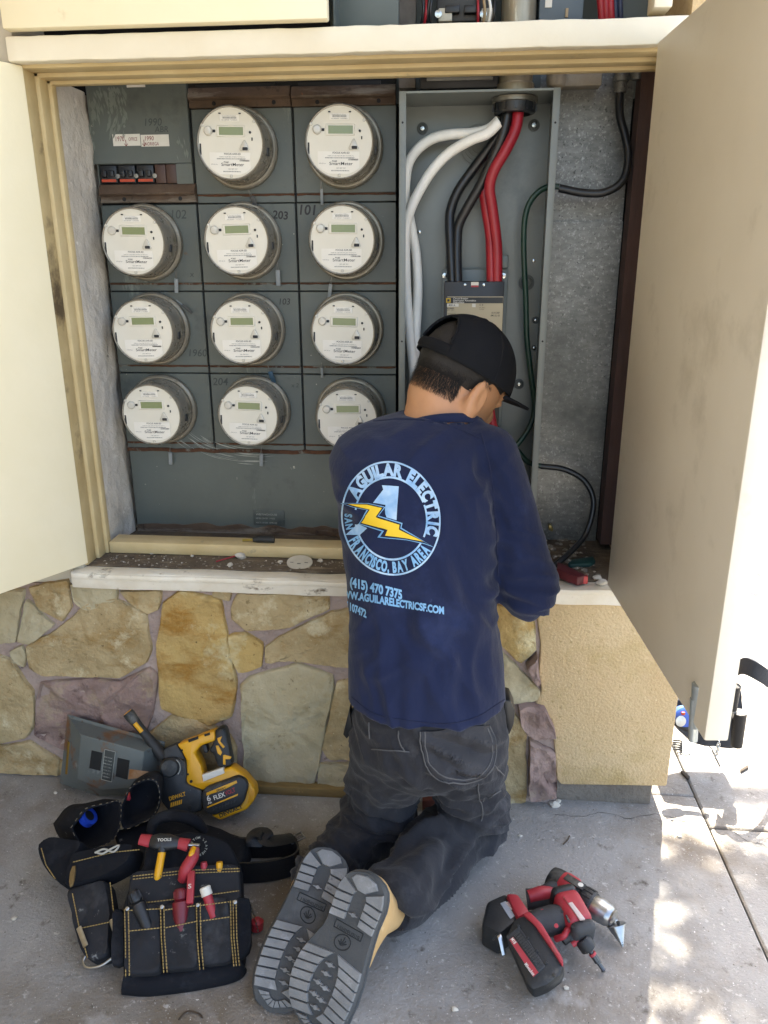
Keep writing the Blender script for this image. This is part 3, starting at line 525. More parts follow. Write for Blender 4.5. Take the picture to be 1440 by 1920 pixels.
def dimple(u, v, r, name='embossed_ring', head=.0045):
    c = onY(u, v, yb-.002); d = lathe(name, [(r, -.001), (r*.96, .0025), (r*.70, .003), (r*.62, .0008), (r*.2, .001), (.0001, .001)], c, (0, -1, 0), M('embossed_grey', '4F5451', '474C49', 20, .5), enc, 28)
    if head: lathe('screw', [(head, 0), (head, .003), (head*.8, .0042), (.0004, .0046)], c, (0, -1, 0), m_screw, d, 14)
dimple(792, 241, .0125, head=.0055); dimple(1001, 235, .0125, head=.0055); dimple(973, 720, .0125); dimple(1004, 600, .0085, head=.003); dimple(1001, 652, .006, head=.003); dimple(987, 530, .018, 'knockout', 0)
c = onY(897, 272, yb-.002)
for i_, r in enumerate((.041, .033, .025, .017)): lathe('knockout', [(r, -.001), (r, .0010+.0006*i_), (r-.0012, .0014+.0006*i_), (r-.0022, .0006+.0006*i_), (.0005, .0005+.0006*i_)], c, (0, -1, 0), m_enc, enc, 40)
for u, v in ((786, 435), (1001, 489)): lathe('screw', [(.0038, 0), (.0038, .002), (.0005, .003)], onY(u, v, yb-.002), (0, -1, 0), m_screw, enc, 12)
# conduit, hub and bushing
pipe_x = onY(967, 150, 1.775).x; m_pipe = M('pipe_metal', 'A79F8D', '8B8473', 7, .45, metal=.55, stretch=(6, 6, 1), layers=[('C9C2AE', 20, .6, .7, (4, 4, .6)), ('5E5746', 14, .62, .75)])
cd = thing('conduit', 'wide metal conduit entering the top of the grey enclosure', 'conduit', (pipe_x, 1.775, ez1))
lathe('pipe', [(.034, .004), (.034, .9)], (pipe_x, 1.775, ez1), (0, 0, 1), m_pipe, cd, 32); lathe('coupling', [(.036, .002), (.0385, .004), (.0385, .02), (.036, .023)], (pipe_x, 1.775, ez1), (0, 0, 1), m_pipe, cd, 32)
lathe('locknut', [(.044, -.014), (.047, -.012), (.047, -.004), (.044, -.002)], (pipe_x, 1.775, ez1), (0, 0, 1), M('cast_zinc', '9C9A92', '77756C', 20, .45, metal=.7), cd, 12)
bm = bmesh.new(); bm_lathe(bm, [(.043, -.014), (.043, -.024), (.041, -.032), (.034, -.034), (.032, -.030), (.031, -.012)], (pipe_x, 1.775, ez1), (0, 0, 1), 36)
for k in range(12): a = 2*pi*k/12; bm_box(bm, (pipe_x+.0435*cos(a), 1.775+.0435*sin(a), ez1-.021), (.004, .006, .014), Matrix.Rotation(a, 3, 'Z'))
_fin(bm, 'bushing', m_blk, cd, auto=40)
def cable(label, pts, r, mat, name='cable', grp=None, n=7):
    P = [onY(u, v, y) for u, v, y in pts]; o = tube(name, P, r, mat, None, 14, n); return tag(o, label, 'cable', grp)
m_wt = M('white_tape', 'F2F0E8', 'E9E6DC', 20, .5, bump=.2, wave=40, bdist=.0008); m_bkc = M('black_cable', '1D2023', '15171A', 10, .35); m_rd = M('red_cable', 'A3202E', '8E1A27', 15, .4); m_gr = M('green_cable', '16392F', '123028', 15, .4)
cable('white taped cable bowing widest towards the enclosure side', [(936, 226, 1.772), (915, 243, 1.775), (886, 250, 1.78), (846, 252, 1.79), (811, 260, 1.80), (782, 281, 1.805), (765, 310, 1.805), (760, 352, 1.805), (761, 385, 1.812), (768, 410, 1.815), (774, 442, 1.815), (780, 475, 1.815), (783, 520, 1.81), (783, 560, 1.80), (779, 640, 1.79), (774, 745, 1.78), (770, 860, 1.77)], .0108, m_wt)
cable('white taped cable curving inside the wider white one', [(935, 230, 1.760), (914, 250, 1.76), (882, 263, 1.765), (842, 287, 1.775), (811, 319, 1.78), (787, 357, 1.785), (771, 390, 1.785), (762, 423, 1.785), (760, 470, 1.785), (761, 518, 1.785), (763, 560, 1.78), (768, 620, 1.775), (775, 690, 1.77), (778, 745, 1.765), (780, 860, 1.76)], .0108, m_wt)
cable('black cable reaching the breaker terminal nearer the white cables', [(950, 196, 1.772), (941, 239, 1.78), (919, 275, 1.79), (886, 319, 1.80), (858, 360, 1.80), (845, 395, 1.80), (843, 423, 1.795), (845, 470, 1.785), (848, 530, 1.775)], .0105, m_bkc)
cable('black cable reaching the breaker terminal nearer the red cables', [(955, 196, 1.765), (943, 253, 1.765), (924, 296, 1.77), (900, 348, 1.78), (877, 388, 1.785), (860, 423, 1.79), (857, 459, 1.785), (857, 490, 1.78), (858, 530, 1.772)], .0105, m_bkc)
cable('red cable running in front into the breaker', [(973, 198, 1.765), (967, 241, 1.76), (948, 282, 1.758), (926, 320, 1.76), (918, 352, 1.765), (923, 390, 1.77), (929, 435, 1.772), (932, 470, 1.772), (932, 530, 1.77)], .0115, m_rd)
cable('red cable half hidden behind the front red one', [(962, 198, 1.785), (952, 240, 1.79), (928, 290, 1.795), (909, 345, 1.79), (912, 390, 1.785), (919, 435, 1.782), (921, 470, 1.78), (922, 530, 1.775)], .0115, m_rd)
cable('short red cable leaving the foot of the breaker beside the face', [(905, 700, 1.76), (914, 745, 1.735), (921, 785, 1.72), (926, 820, 1.715), (926, 900, 1.73)], .0105, m_rd)
cable('green ground wire looping down the enclosure side', [(1048, 350, 1.79), (1031, 350, 1.79), (1012, 358, 1.79), (993, 380, 1.79), (984, 412, 1.79), (982, 460, 1.79), (984, 520, 1.79), (986, 560, 1.79), (988, 635, 1.79), (996, 706, 1.79), (1002, 760, 1.79), (994, 798, 1.785), (967, 837, 1.77), (930, 870, 1.75)], .0062, m_gr)
cable('green ground wire leaving through the lower knockout', [(930, 800, 1.76), (962, 835, 1.78), (990, 866, 1.785), (1015, 874, 1.785)], .0062, m_gr)
cable('black sheathed wire arching from conduit to enclosure side', [(1162, 165, 1.82), (1162, 215, 1.81), (1172, 255, 1.80), (1178, 295, 1.79), (1168, 338, 1.78), (1136, 360, 1.78), (1096, 362, 1.785), (1048, 353, 1.79)], .0085, m_bkc)
cable('black sheathed wire looping down to the cabinet floor', [(1014, 874, 1.785), (1058, 880, 1.78), (1096, 902, 1.77), (1113, 942, 1.755), (1100, 998, 1.735), (1075, 1030, 1.70), (1045, 1056, 1.66), (1030, 1066, 1.65)], .0068, m_bkc)
for v in (353, 874):
    c = onX(1049 if v < 500 else 1014, v, ex1); lathe('cable_connector', [(.011, 0), (.013, .001), (.013, .005), (.010, .007)], Vector((ex1+.0005, 1.788, c.z if v < 500 else onY(1014, v, 1.788).z)), (1, 0, 0), m_screw, enc, 12)
# moulded case breaker on its steel bracket
bk = thing('main_breaker', 'large black moulded case breaker with tan label in the enclosure', 'circuit breaker', (onY(889, 700, 1.76).x, 1.83, .8))
def pspan(name, u0, u1, v0, v1, y0, y1, mat, parent, bev=0): a = onY(u0, v1, y0); b = onY(u1, v0, y0); return span(name, a.x, b.x, y0, y1, a.z, b.z, mat, parent, bev=bev)
m_brkt = M('bracket_grey', '6B7371', '626A68', 8, .4)
zlo = .80
a = onY(829, 505, 1.815); b = onY(954, 483, 1.815); br = span('bracket', a.x, b.x, 1.815, 1.848, zlo, a.z, m_brkt, bk, bev=.002)
for u in (846, 946): A = onY(u-10, 503, 1.81); span('bracket_ear', A.x-.002, A.x+.02, 1.806, 1.8145, A.z, A.z+.028, m_brkt, bk, bev=.003)
for u in (834, 944): lathe('bolt', [(.0062, 0), (.0062, .004), (.003, .0045), (.003, .009), (.0005, .0095)], onY(u, 517, 1.815), (0, -1, 0), m_screw, bk, 6)
A = onY(833, 528, 1.755); B = onY(946, 528, 1.755); bd = span('body', A.x, B.x, 1.755, 1.8145, zlo, A.z, m_blk, bk, bev=.002)
lab = pspan('label_plate', 834.5, 944, 556, 760, 1.7525, 1.7548, M('tan_label', 'B5A98E', 'ADA186', 10, .5), bk)
yl = 1.7518; hdp = pspan('label_header', 835, 943.5, 557.5, 568.5, 1.7515, 1.7523, m_blk, lab)
text('header_print', [('Circuit Breaker', onY(850, 561.2, yl-.0006), EX, EZ, .0036, dict(bold=.012)), ('Interruptor Automático', onY(850, 565, yl-.0006), EX, EZ, .0036, dict(bold=.012)), ('Disjoncteur', onY(850, 568.6, yl-.0006), EX, EZ, .0036, dict(bold=.012))], m_paper, hdp)
em = pspan('emblem', 836.5, 845, 559, 567.5, 1.7505, 1.7513, M('emblem_yellow', 'D6B12A', rough=.5), hdp); pspan('emblem_mark', 838.5, 843, 561, 565.5, 1.7498, 1.7504, m_blk, em)
pspan('rating_window', 838, 860, 569.5, 575, 1.7515, 1.7524, m_paper, lab); pspan('rating_window', 885, 892, 569.5, 576, 1.7515, 1.7524, m_paper, lab)
text('label_print', [('400 A', onY(841, 574, yl-.0004), EX, EZ, .0042, dict(bold=.01)), ('LAL36400', onY(836.5, 579.5, yl), EX, EZ, .003, dict(bold=.01)), ('600 V   3 Ø', onY(836.5, 582.5, yl), EX, EZ, .0024, {}), ('C E', onY(899, 573.5, yl), EX, EZ, .004, {}), ('IEC 947-2', onY(899, 578, yl), EX, EZ, .0022, {}), ('Ui 750V', onY(899, 581, yl), EX, EZ, .0022, {}), ('E-H1287', onY(922, 588, yl), EX, EZ, .0035, dict(bold=.01)), ('(M) (L) (I)', onY(920, 593, yl), EX, EZ, .0035, dict(bold=.01))]+[(s, onY(840, 589+i*2.4, yl), EX, EZ, .0018, {}) for i, s in enumerate(('INTERRUPTING', 'RATINGS RMS', '240 V   42 kA', '480 V   30 kA', '600 V   22 kA'))], m_txt, lab)
pspan('warning_sticker', 883, 897.5, 528.8, 537.5, 1.7535, 1.7549, m_paper, bk); pspan('warning_band', 883.2, 897.3, 535, 538.5, 1.7528, 1.7534, MATS['red_cable'], bk)
for u in (872, 907): lathe('terminal_screw', [(.0028, 0), (.0028, .001), (.0003, .0014)], onY(u, 534, 1.755), (0, -1, 0), m_screw, bk, 10)
# ------------------------------------------------------------------ bits behind the header and in the upper compartment
uc = thing('upper_wiring', 'open upper compartment wiring above the white header board', 'wiring')
m_ucg = M('compartment_grey', '5B6462', '4E5755', 5, .5, layers=[('7C8078', 12, .64, .72)])
span('back_panel', -.236, .40, 1.87, 1.90, 1.58, 2.3, m_ucg, uc); span('side_panel', -.2375, -.2345, 1.62, 1.869, 1.66, 2.3, m_ucg, uc)
pspan('grey_post', 620, 748, -300, 60, 1.68, 1.70, m_ucg, uc, .002); pspan('worn_strip', 748, 782, -300, 165, 1.80, 1.83, M('worn_strip', '77716A', '544E46', 20, .8, layers=[('33302C', 12, .55, .7)]), uc)
pspan('breaker_base', 818, 930, -200, 42, 1.77, 1.86, m_blk, uc, .003)
for u in (822, 902): pspan('terminal_block', u, u+26, 14, 40, 1.755, 1.769, M('ivory_plastic', 'BDB8A8', 'ACA796', 20, .5), uc, .002); lathe('terminal_screw', [(.007, 0), (.007, .004), (.001, .005)], onY(u+4 if u > 850 else u, 27, 1.755), (0, -1, 0), m_screw, uc, 14)
for u in (848, 884): pspan('breaker_toggle', u-14, u+14, 8, 24, 1.752, 1.7695, m_blk, uc, .002)
for k, (u, c) in enumerate(((790, m_bkc), (797, m_rd), (804, m_bkc), (811, m_bkc), (899, m_rd), (908, M('tan_wire', 'A58F6C', rough=.5)), (916, m_wt), (924, m_bkc))): tube('wire', [onY(u, -80, 1.75), onY(u+3*sin(k), -20, 1.75+.01*sin(k*2)), onY(u+4*cos(k), 20, 1.745), onY(u-3, 55, 1.76)], .0028, c, uc, 8, 5)
pspan('grey_box', 1010, 1108, -200, 40, 1.76, 1.86, M('box_bluegrey', '55636E', '4B5862', 8, .45), uc, .002); pspan('box_label', 1022, 1036, -10, 14, 1.757, 1.7598, m_paper, uc)
pspan('latch', 1060, 1066, 15, 32, 1.755, 1.7595, MATS['tan_wire'], uc)
for k in range(5): tube('wire', [onY(1128+k*9, -120, 1.79), onY(1124+k*10, -30, 1.77+.004*k), onY(1127+k*9, 10, 1.77), onY(1130+k*9, 60, 1.78)], .0075 if k < 3 else .005, m_rd if k in (0, 1, 2) else M('wire_blue', '2B3550', rough=.5), uc, 8, 5)
pspan('plaster_block', 1226, 1268, -60, 14, 1.585, 1.64, m_white, uc, .003)
jb = thing('junction_box', 'black open junction box behind the ochre frame rail', 'junction box', onY(860, 165, 1.76))
pspan('body', 787, 936, 110, 168, 1.765, 1.86, m_blk, jb, .003); pspan('inner_plate', 800, 925, 136, 152, 1.758, 1.7645, M('plate_light', '8A8880', '75736B', 20, .5), jb, .001)
for k in range(6): tube('wire', [onY(800+k*22, 120, 1.755), onY(815+k*18, 134, 1.752), onY(806+k*24, 142, 1.754)], .0022, [m_rd, MATS['tan_wire'], m_bkc][k % 3], jb, 6, 5)
pb = thing('plaster_chunk', 'pale plaster patch around a pipe stub above the galvanised sheet', 'plaster', onY(1075, 160, 1.82)); pspan('patch', 1052, 1132, 110, 162, 1.82, 1.86, M('old_plaster', '9C968A', '857E72', 14, .9, bump=.6), pb, .004); lathe('pipe_stub', [(.012, 0), (.018, .004), (.02, .012), (.02, .05)], onY(1042, 166, 1.80), (0, 0, 1), M('old_plaster', ''), pb, 16)
fx = thing('flex_conduit', 'metal conduit fitting feeding the black sheathed wire', 'conduit', onY(1162, 175, 1.82)); lathe('fitting', [(.011, 0), (.013, .002), (.013, .02), (.016, .022), (.016, .03), (.013, .032), (.013, .09)], onY(1162, 175, 1.82), (0, 0, 1), m_galv, fx, 18); lathe('elbow', [(.012, 0), (.014, .01), (.014, .06)], onY(1194, 150, 1.80), (0, 0, 1), m_galv, fx, 14)
# ------------------------------------------------------------------ kneeling person
m_skin = M('skin', 'C08F6A', 'B07E5A', 14, .5, bump=.15, bscale=300, bdist=.001, sss=.15, layers=[('B0775A', 9, .60, .78)])
m_shirt = M('navy_jersey', '1E2745', '1A223C', 5, .95, bump=.45, bscale=38, bdist=.006, stretch=(1, 1, .45), spec=.15, sheen=.12, layers=[('2B3658', 5, .56, .74), ('3A4566', 35, .70, .78)])
m_pants = M('charcoal_denim', '303136', '26272C', 6, .93, bump=.6, bscale=45, bdist=.007, stretch=(1, 1, .6), spec=.2, sheen=.1, layers=[('45464A', 9, .56, .70), ('1C1D22', 12, .6, .72)])
m_stitch = M('grey_stitch', '5A5A5C', rough=.8)
m_hair = M('dark_hair', '120F0E', '1D1815', 40, .55, bump=.6, bscale=200, stretch=(4, 4, 1))
m_cap = M('black_cap', '14161B', '101216', 8, .85, bump=.25, bscale=500, bdist=.001, spec=.2, layers=[('2A2B2E', 14, .70, .78)])
PX = (0.02, 1.33, 0)
person = thing('person', 'kneeling person in navy long sleeved shirt, black cap and charcoal work trousers', 'person', PX)
tab = []
for v, uL, uR, Y, b in ((1352, 662, 944, 1.285, .118), (1300, 652, 950, 1.285, .118), (1240, 655, 946, 1.29, .112), (1170, 656, 936, 1.30, .108), (1100, 650, 930, 1.31, .108), (1000, 640, 930, 1.33, .118), (920, 628, 932, 1.355, .125), (860, 626, 925, 1.375, .120), (820, 650, 908, 1.395, .104), (795, 690, 890, 1.41, .085), (776, 745, 860, 1.42, .06)):
    L_ = onY(uL, v, Y); R_ = onY(uR, v, Y); tab.append(((L_.z+R_.z)/2, (L_.x+R_.x)/2, Y, (R_.x-L_.x)/2, b))
tab = np.array(sorted(tab)); TZ = tab[:, 0]; HEM = onY(815, 1372, 1.172).z; HEMS = onY(650, 1308, 1.27).z-HEM
def s_torso(X, Y, Z, grow=0, tab=None, z0=None):
    t_ = tab if tab is not None else globals()['tab']; zz = t_[:, 0]; cx = np.interp(Z, zz, t_[:, 1]); cy = np.interp(Z, zz, t_[:, 2]); a = np.interp(Z, zz, t_[:, 3])+grow; b = np.interp(Z, zz, t_[:, 4])+grow
    e = 2.35; k = ((np.abs(X-cx)/a)**e+(np.abs(Y-cy)/b)**e)**(1/e); d = (k-1)*np.minimum(a, b)
    lo = zz[0] if z0 is None else z0; return np.maximum(d, np.maximum(lo-Z, Z-zz[-1]-grow*.2))
shR = onY(905, 862, 1.375); elR = onY(988, 1098, 1.335); wrR = Vector((.08, 1.585, .76)); shL = onY(686, 866, 1.385); elL = Vector((-.155, 1.47, .70)); wrL = Vector((-.01, 1.66, .80))
nkB = onY(828, 806, 1.415); hdC = onY(866, 712, 1.47)
yaw, pit = radians(50), radians(30)
HF = Vector((sin(yaw)*cos(pit), cos(yaw)*cos(pit), -sin(pit))); HR = HF.cross(Vector((0, 0, 1))).normalized(); HU = HR.cross(HF).normalized(); _rl = radians(6); HR, HU = HR*cos(_rl)-HU*sin(_rl), HU*cos(_rl)+HR*sin(_rl)
RH = [[HR[i], HF[i], HU[i]] for i in range(3)]   # local (right, forward, up) -> world
def hl(r, f, u): return hdC+HR*r+HF*f+HU*u
def foot_frame(toe, heel, lean, tz, hz):
    T = onZ(*toe, tz); Hh = onZ(*heel, hz)
    ax = (Hh-T).normalized(); n = (O-(T+Hh)/2).normalized()+_ri*lean; n = (n-ax*n.dot(ax)).normalized(); return T, Hh, ax, n, n.cross(ax)   # toe, heel, axis toe->heel, outward sole normal, side
FL = foot_frame((502, 1896), (624, 1592), -.02, .022, .18); FR = foot_frame((578, 1948), (690, 1640), -.34, .022, .24)
kneeL = onZ(706, 1528, .085); kneeR = onZ(888, 1532, .085); hipL = onY(748, 1385, 1.30); hipR = onY(866, 1385, 1.30)
ankL = FL[0]+(FL[1]-FL[0])*.84-FL[3]*.135; ankR = FR[0]+(FR[1]-FR[0])*.80-FR[3]*.140+Vector((.022, 0, 0))
# body: one continuous surface (head with face, neck, torso, arms with hands, legs)
def f_body(X, Y, Z):
    d = s_ell(X, Y, Z, hl(0, -.005, .025), (.074, .092, .085), RH)
    d = smin(d, s_ell(X, Y, Z, hl(0, .030, -.045), (.055, .058, .068), RH), .03); d = smin(d, s_ell(X, Y, Z, hl(0, .052, -.088), (.026, .025, .022), RH), .02)
    d = smin(d, s_ell(X, Y, Z, hl(0, .098, -.035), (.012, .017, .020), RH), .012); d = smin(d, s_ell(X, Y, Z, hl(0, .088, -.012), (.008, .012, .022), RH), .01)      # nose
    for s in (-1, 1):
        d = smin(d, s_ell(X, Y, Z, hl(s*.030, .080, .012), (.024, .010, .007), RH), .010)                                                          # brow
        d = -smin(-d, s_ell(X, Y, Z, hl(s*.030, .094, -.006), (.015, .010, .009), RH), .008); d = smin(d, s_ell(X, Y, Z, hl(s*.030, .080, -.006), (.012, .010, .009), RH), .004)
        ear = s_ell(X, Y, Z, hl(s*.084, -.016, -.026), (.011, .020, .036), RH); ear = -smin(-ear, s_ell(X, Y, Z, hl(s*.096, -.012, -.024), (.009, .011, .022), RH), .006); d = smin(d, ear, .007)
    d = smin(d, s_ell(X, Y, Z, hl(0, .083, -.068), (.022, .010, .005), RH), .005); d = smin(d, s_ell(X, Y, Z, hl(0, .082, -.077), (.019, .010, .006), RH), .004)             # lips
    nk = s_cap(X, Y, Z, nkB-Vector((0, 0, .05)), hl(0, -.030, -.050), .074, .060); d = smin(d, nk, .032)
    tr = s_torso(X, Y, Z, -.028, z0=tab[0, 0]+.06); d = smin(d, tr, .03)
    for a, e, w in ((shR, elR, wrR), (shL, elL, wrL)):
        d = smin(d, s_cap(X, Y, Z, a, e, .045, .036), .03); d = smin(d, s_cap(X, Y, Z, e, w, .036, .024), .012)
    pel = s_ell(X, Y, Z, ((hipL+hipR)/2)+Vector((0, 0, .02)), (.108, .070, .080)); d = smin(d, pel, .03)
    for h_, k_, a_ in ((hipL, kneeL, ankL), (hipR, kneeR, ankR)):
        d = smin(d, s_cap(X, Y, Z, h_, k_, .054, .042), .02); d = smin(d, s_cap(X, Y, Z, k_, a_, .040, .032), .02)
    return d
_kp = [hl(0, .11, -.03), hl(0, 0, .13), shR, shL, elR, elL, wrR, wrL, kneeL, kneeR, ankL, ankR, hipL, hipR, (-.16, 1.2, .5)]
lo_ = [min(p[i] for p in _kp)-.09 for i in range(3)]; hi_ = [max(p[i] for p in _kp)+.09 for i in range(3)]
def f_hands(X, Y, Z):
    d = f_body(X, Y, Z)
    for w, e, s in ((wrR, elR, 1), (wrL, elL, -1)):
        fw_ = (w-e).normalized(); sd = Vector((s*1.0, 0, .1)).cross(fw_).normalized(); sd = fw_.cross(Vector((0, 0, 1))).normalized()*s; dn = fw_.cross(sd)*s
        pc = w+fw_*.045; d = smin(d, s_cap(X, Y, Z, w+fw_*.01, w+fw_*.075, .024, .030, (dn, 1.9)), .015)
        for k, ln in enumerate((.040, .046, .043, .034)):
            b0 = w+fw_*.085+sd*((1.5-k)*.0175); b1 = b0+fw_*ln-dn*.006; b2 = b1+(fw_*.4-Vector((0, 0, 1))*.8)*ln*.75; d = smin(d, s_cap(X, Y, Z, b0, b1, .0092, .0085), .004); d = smin(d, s_cap(X, Y, Z, b1, b2, .0085, .0072), .003)
        t0 = w+fw_*.035+sd*.026; t1 = t0+fw_*.03+sd*.018-Vector((0, 0, .008)); t2 = t1+fw_*.028-Vector((0, 0, .014)); d = smin(d, s_cap(X, Y, Z, t0, t1, .0115, .010), .006); d = smin(d, s_cap(X, Y, Z, t1, t2, .010, .008), .003)
    return d
hi_[1] += .06
body = sdf_obj('body', f_hands, lo_, hi_, .0052, m_skin, person, smooth_it=1)
# shirt
hemc = onY(800, 1300, 1.17)
def folds(p, n):
    P = Vector(p); d = 0; P = P+Vector((noise.noise(P*11), noise.noise(P*11+Vector((5, 0, 0))), noise.noise(P*11+Vector((0, 9, 0)))))*.016
    for (c, dr, wl, amp, ext) in FOLD:
        q = P-c; w = exp(-(q.length/ext)**2); al = dr.cross(Vector((0, 1, .05)))
        if w > .02: d += amp*w*((1-2.6*abs(noise.noise(Vector((q.dot(dr)/wl*1.15, q.dot(al)/wl*.33, c.x*40)))))*1.5-.6)
    return d*2.1+.0045*noise.noise(Vector((P.x*7, P.y*7, P.z*4)))+.0022*noise.noise(Vector((P.x*26, P.y*26, P.z*9)))
FOLD = [(onY(925, 930, 1.27), Vector((.92, 0, .35)), .040, .0045, .075), (onY(960, 1060, 1.27), Vector((.3, 0, .95)), .032, .0035, .07), (onY(930, 1120, 1.25), Vector((.8, 0, .6)), .045, .0042, .08), (onY(800, 1290, 1.18), Vector((1, 0, .15)), .050, .0032, .12), (onY(850, 1190, 1.18), Vector((.85, 0, .5)), .055, .0042, .12), (onY(700, 1230, 1.19), Vector((.75, 0, -.6)), .05, .0040, .10), (onY(690, 830, 1.29), Vector((.5, 0, .85)), .05, .003, .08), (onY(860, 840, 1.30), Vector((.5, 0, -.85)), .045, .003, .08), (onY(1000, 1130, 1.30), Vector((.1, .2, 1)), .030, .0040, .06), (onY(660, 960, 1.26), Vector((.3, 0, .9)), .06, .003, .07), (onY(880, 1010, 1.22), Vector((.9, 0, .3)), .07, .0035, .10)]
def f_shirt(X, Y, Z):
    d = s_torso(X, Y, Z, 0)
    d = smin(d, s_cap(X, Y, Z, shR+Vector((.006, 0, 0)), elR, .063, .056), .013); d = smin(d, s_cap(X, Y, Z, elR, wrR-(wrR-elR).normalized()*.02, .055, .034), .014)
    d = smin(d, s_cap(X, Y, Z, shL, elL, .057, .052), .04); d = smin(d, s_cap(X, Y, Z, elL, wrL-(wrL-elL).normalized()*.02, .053, .034), .014)
    d = smin(d, s_cap(X, Y, Z, nkB-Vector((0, 0, .03)), nkB+Vector((.006, .01, .004)), .084, .070), .022)
    hem = HEM+.012*np.clip(np.abs(X-tab[0, 1]-.01)/.15, 0, 1)**2.2+(HEMS-.006)*np.clip((Y-1.172)/.10, 0, 1)
    d = np.maximum(d, hem-Z)
    d = np.maximum(d, -s_cap(X, Y, Z, nkB+Vector((.0, .005, .012)), nkB+Vector((.03, .05, .16)), .066, .08))
    return d
shirt = sdf_obj('shirt', f_shirt, lo_, hi_, .0052, m_shirt, person, disp=folds, smooth_it=2); shirt['label'] = 'navy long sleeved shirt with printed electric company logo'
def bvh_of(o):
    r = rootloc(o); me = o.data; return BVHTree.FromPolygons([v.co+r for v in me.vertices], [tuple(p.vertices) for p in me.polygons])
bv_sh = bvh_of(shirt)
def hit(bv, u, v, off=.0015):
    d = ray(u, v).normalized(); loc, nr, i, ds = bv.ray_cast(O, d)
    if loc is None: return None
    if nr.dot(d) > 0: nr = -nr
    return loc+nr*off
def drape2d(bm, pts, tris, bv, off, maxe=6):
    """pts/tris in photo pixels laid on the surface as a thin print"""
    P = [tuple(p) for p in pts]; T = [tuple(t) for t in tris]
    for _ in range(5):
        cache = {}; NT = []; ch = False
        def mid(a, b):
            k = (min(a, b), max(a, b))
            if k not in cache: cache[k] = len(P); P.append(((P[a][0]+P[b][0])/2, (P[a][1]+P[b][1])/2))
            return cache[k]
        need = {}
        def lng(a, b): return hypot(P[a][0]-P[b][0], P[a][1]-P[b][1]) > maxe
        for t in T:
            e = [lng(t[i], t[(i+1) % 3]) for i in range(3)]
            if not any(e): NT.append(t); continue
            ch = True; m_ = [mid(t[i], t[(i+1) % 3]) if e[i] else None for i in range(3)]; k = sum(e)
            if k == 3: NT += [(t[0], m_[0], m_[2]), (m_[0], t[1], m_[1]), (m_[2], m_[1], t[2]), (m_[0], m_[1], m_[2])]
            elif k == 1: i = e.index(True); NT += [(t[i], m_[i], t[(i+2) % 3]), (m_[i], t[(i+1) % 3], t[(i+2) % 3])]
            else: i = e.index(False); a, b, c = t[i], t[(i+1) % 3], t[(i+2) % 3]; mb, mc = m_[(i+1) % 3], m_[(i+2) % 3]; NT += [(a, b, mb), (a, mb, mc), (mc, mb, c)]
        T = NT
        if not ch: break
    vs = [hit(bv, *p, off) for p in P]; Q = [bm.verts.new(v) if v else None for v in vs]
    for t in T:
        q = [Q[i] for i in t]
        if None in q or len(set(t)) < 3: continue
        if max((vs[t[i]]-vs[t[(i+1) % 3]]).length for i in range(3)) > .03: continue
        try: bm.faces.new(q)
        except ValueError: pass
def tri_poly(poly):
    from mathutils.geometry import tessellate_polygon
    return poly, tessellate_polygon([[Vector((x, y, 0)) for x, y in poly]])
def drape_text(bm, s, place, h, bold, bv, off, width=None):
    """place(x, y) maps text metres-in-pixels to photo pixels"""
    vs, ts = text_geo(s, bold); x0 = min(v[0] for v in vs); x1 = max(v[0] for v in vs); k = h/.7; kx = width/(x1-x0) if width else k
    drape2d(bm, [place((x-x0)*kx, y*k) for x, y in vs], ts, bv, off, 7)
def fin_print(bm, name, mat, parent): bmesh.ops.remove_doubles(bm, verts=bm.verts, dist=1e-6); return _fin_keep(bm, name, mat, parent)
m_pb = M('print_blue', '5F97C8', 'B4CEE4', 22, .7, layers=[('4480B8', 16, .55, .68), ('1E2745', 260, .70, .74)]); m_pb2 = M('print_sky', '6299C6', '7FB0D6', 9, .7, layers=[('1E2745', 260, .70, .74)]); m_py = M('print_yellow', 'E6C22E', 'D9B126', 9, .7); m_pw = M('print_white', 'D9E6F2', 'BFDCF2', 14, .7)
# logo geometry in photo pixels (traced): ring ellipse tilted by the back's curve
LC = Vector((733, 972)); RA, RB, TL = 93.5, 106, radians(-8)
def ell(a, k, sq=True):
    """angle a (deg, 0 = right, counter-clockwise up) at radius fraction k -> photo px"""
    t = radians(a); x, y = RA*k*cos(t), -RB*k*sin(t)
    if x < 0: x *= .985
    return (LC.x+x+(-y)*.06, LC.y+y+x*.14)
def ring(bm, k0, k1, a0, a1, off, n=120):
    pts = [ell(a0+(a1-a0)*i/n, k0) for i in range(n+1)]+[ell(a0+(a1-a0)*i/n, k1) for i in range(n+1)]; tr = [t for i in range(n) for t in ((i, i+1, n+1+i), (i+1, n+2+i, n+1+i))]; drape2d(bm, pts, tr, bv_sh, off, 8)
bm = bmesh.new(); ring(bm, .968, 1.0, 0, 360, .0014); ring(bm, .70, .735, 30, 175, .0014); ring(bm, .70, .735, 195, 333, .0014); ring(bm, .70, .735, -20, 26, .0014); fin_print(bm, 'logo_ring', m_pb, shirt)
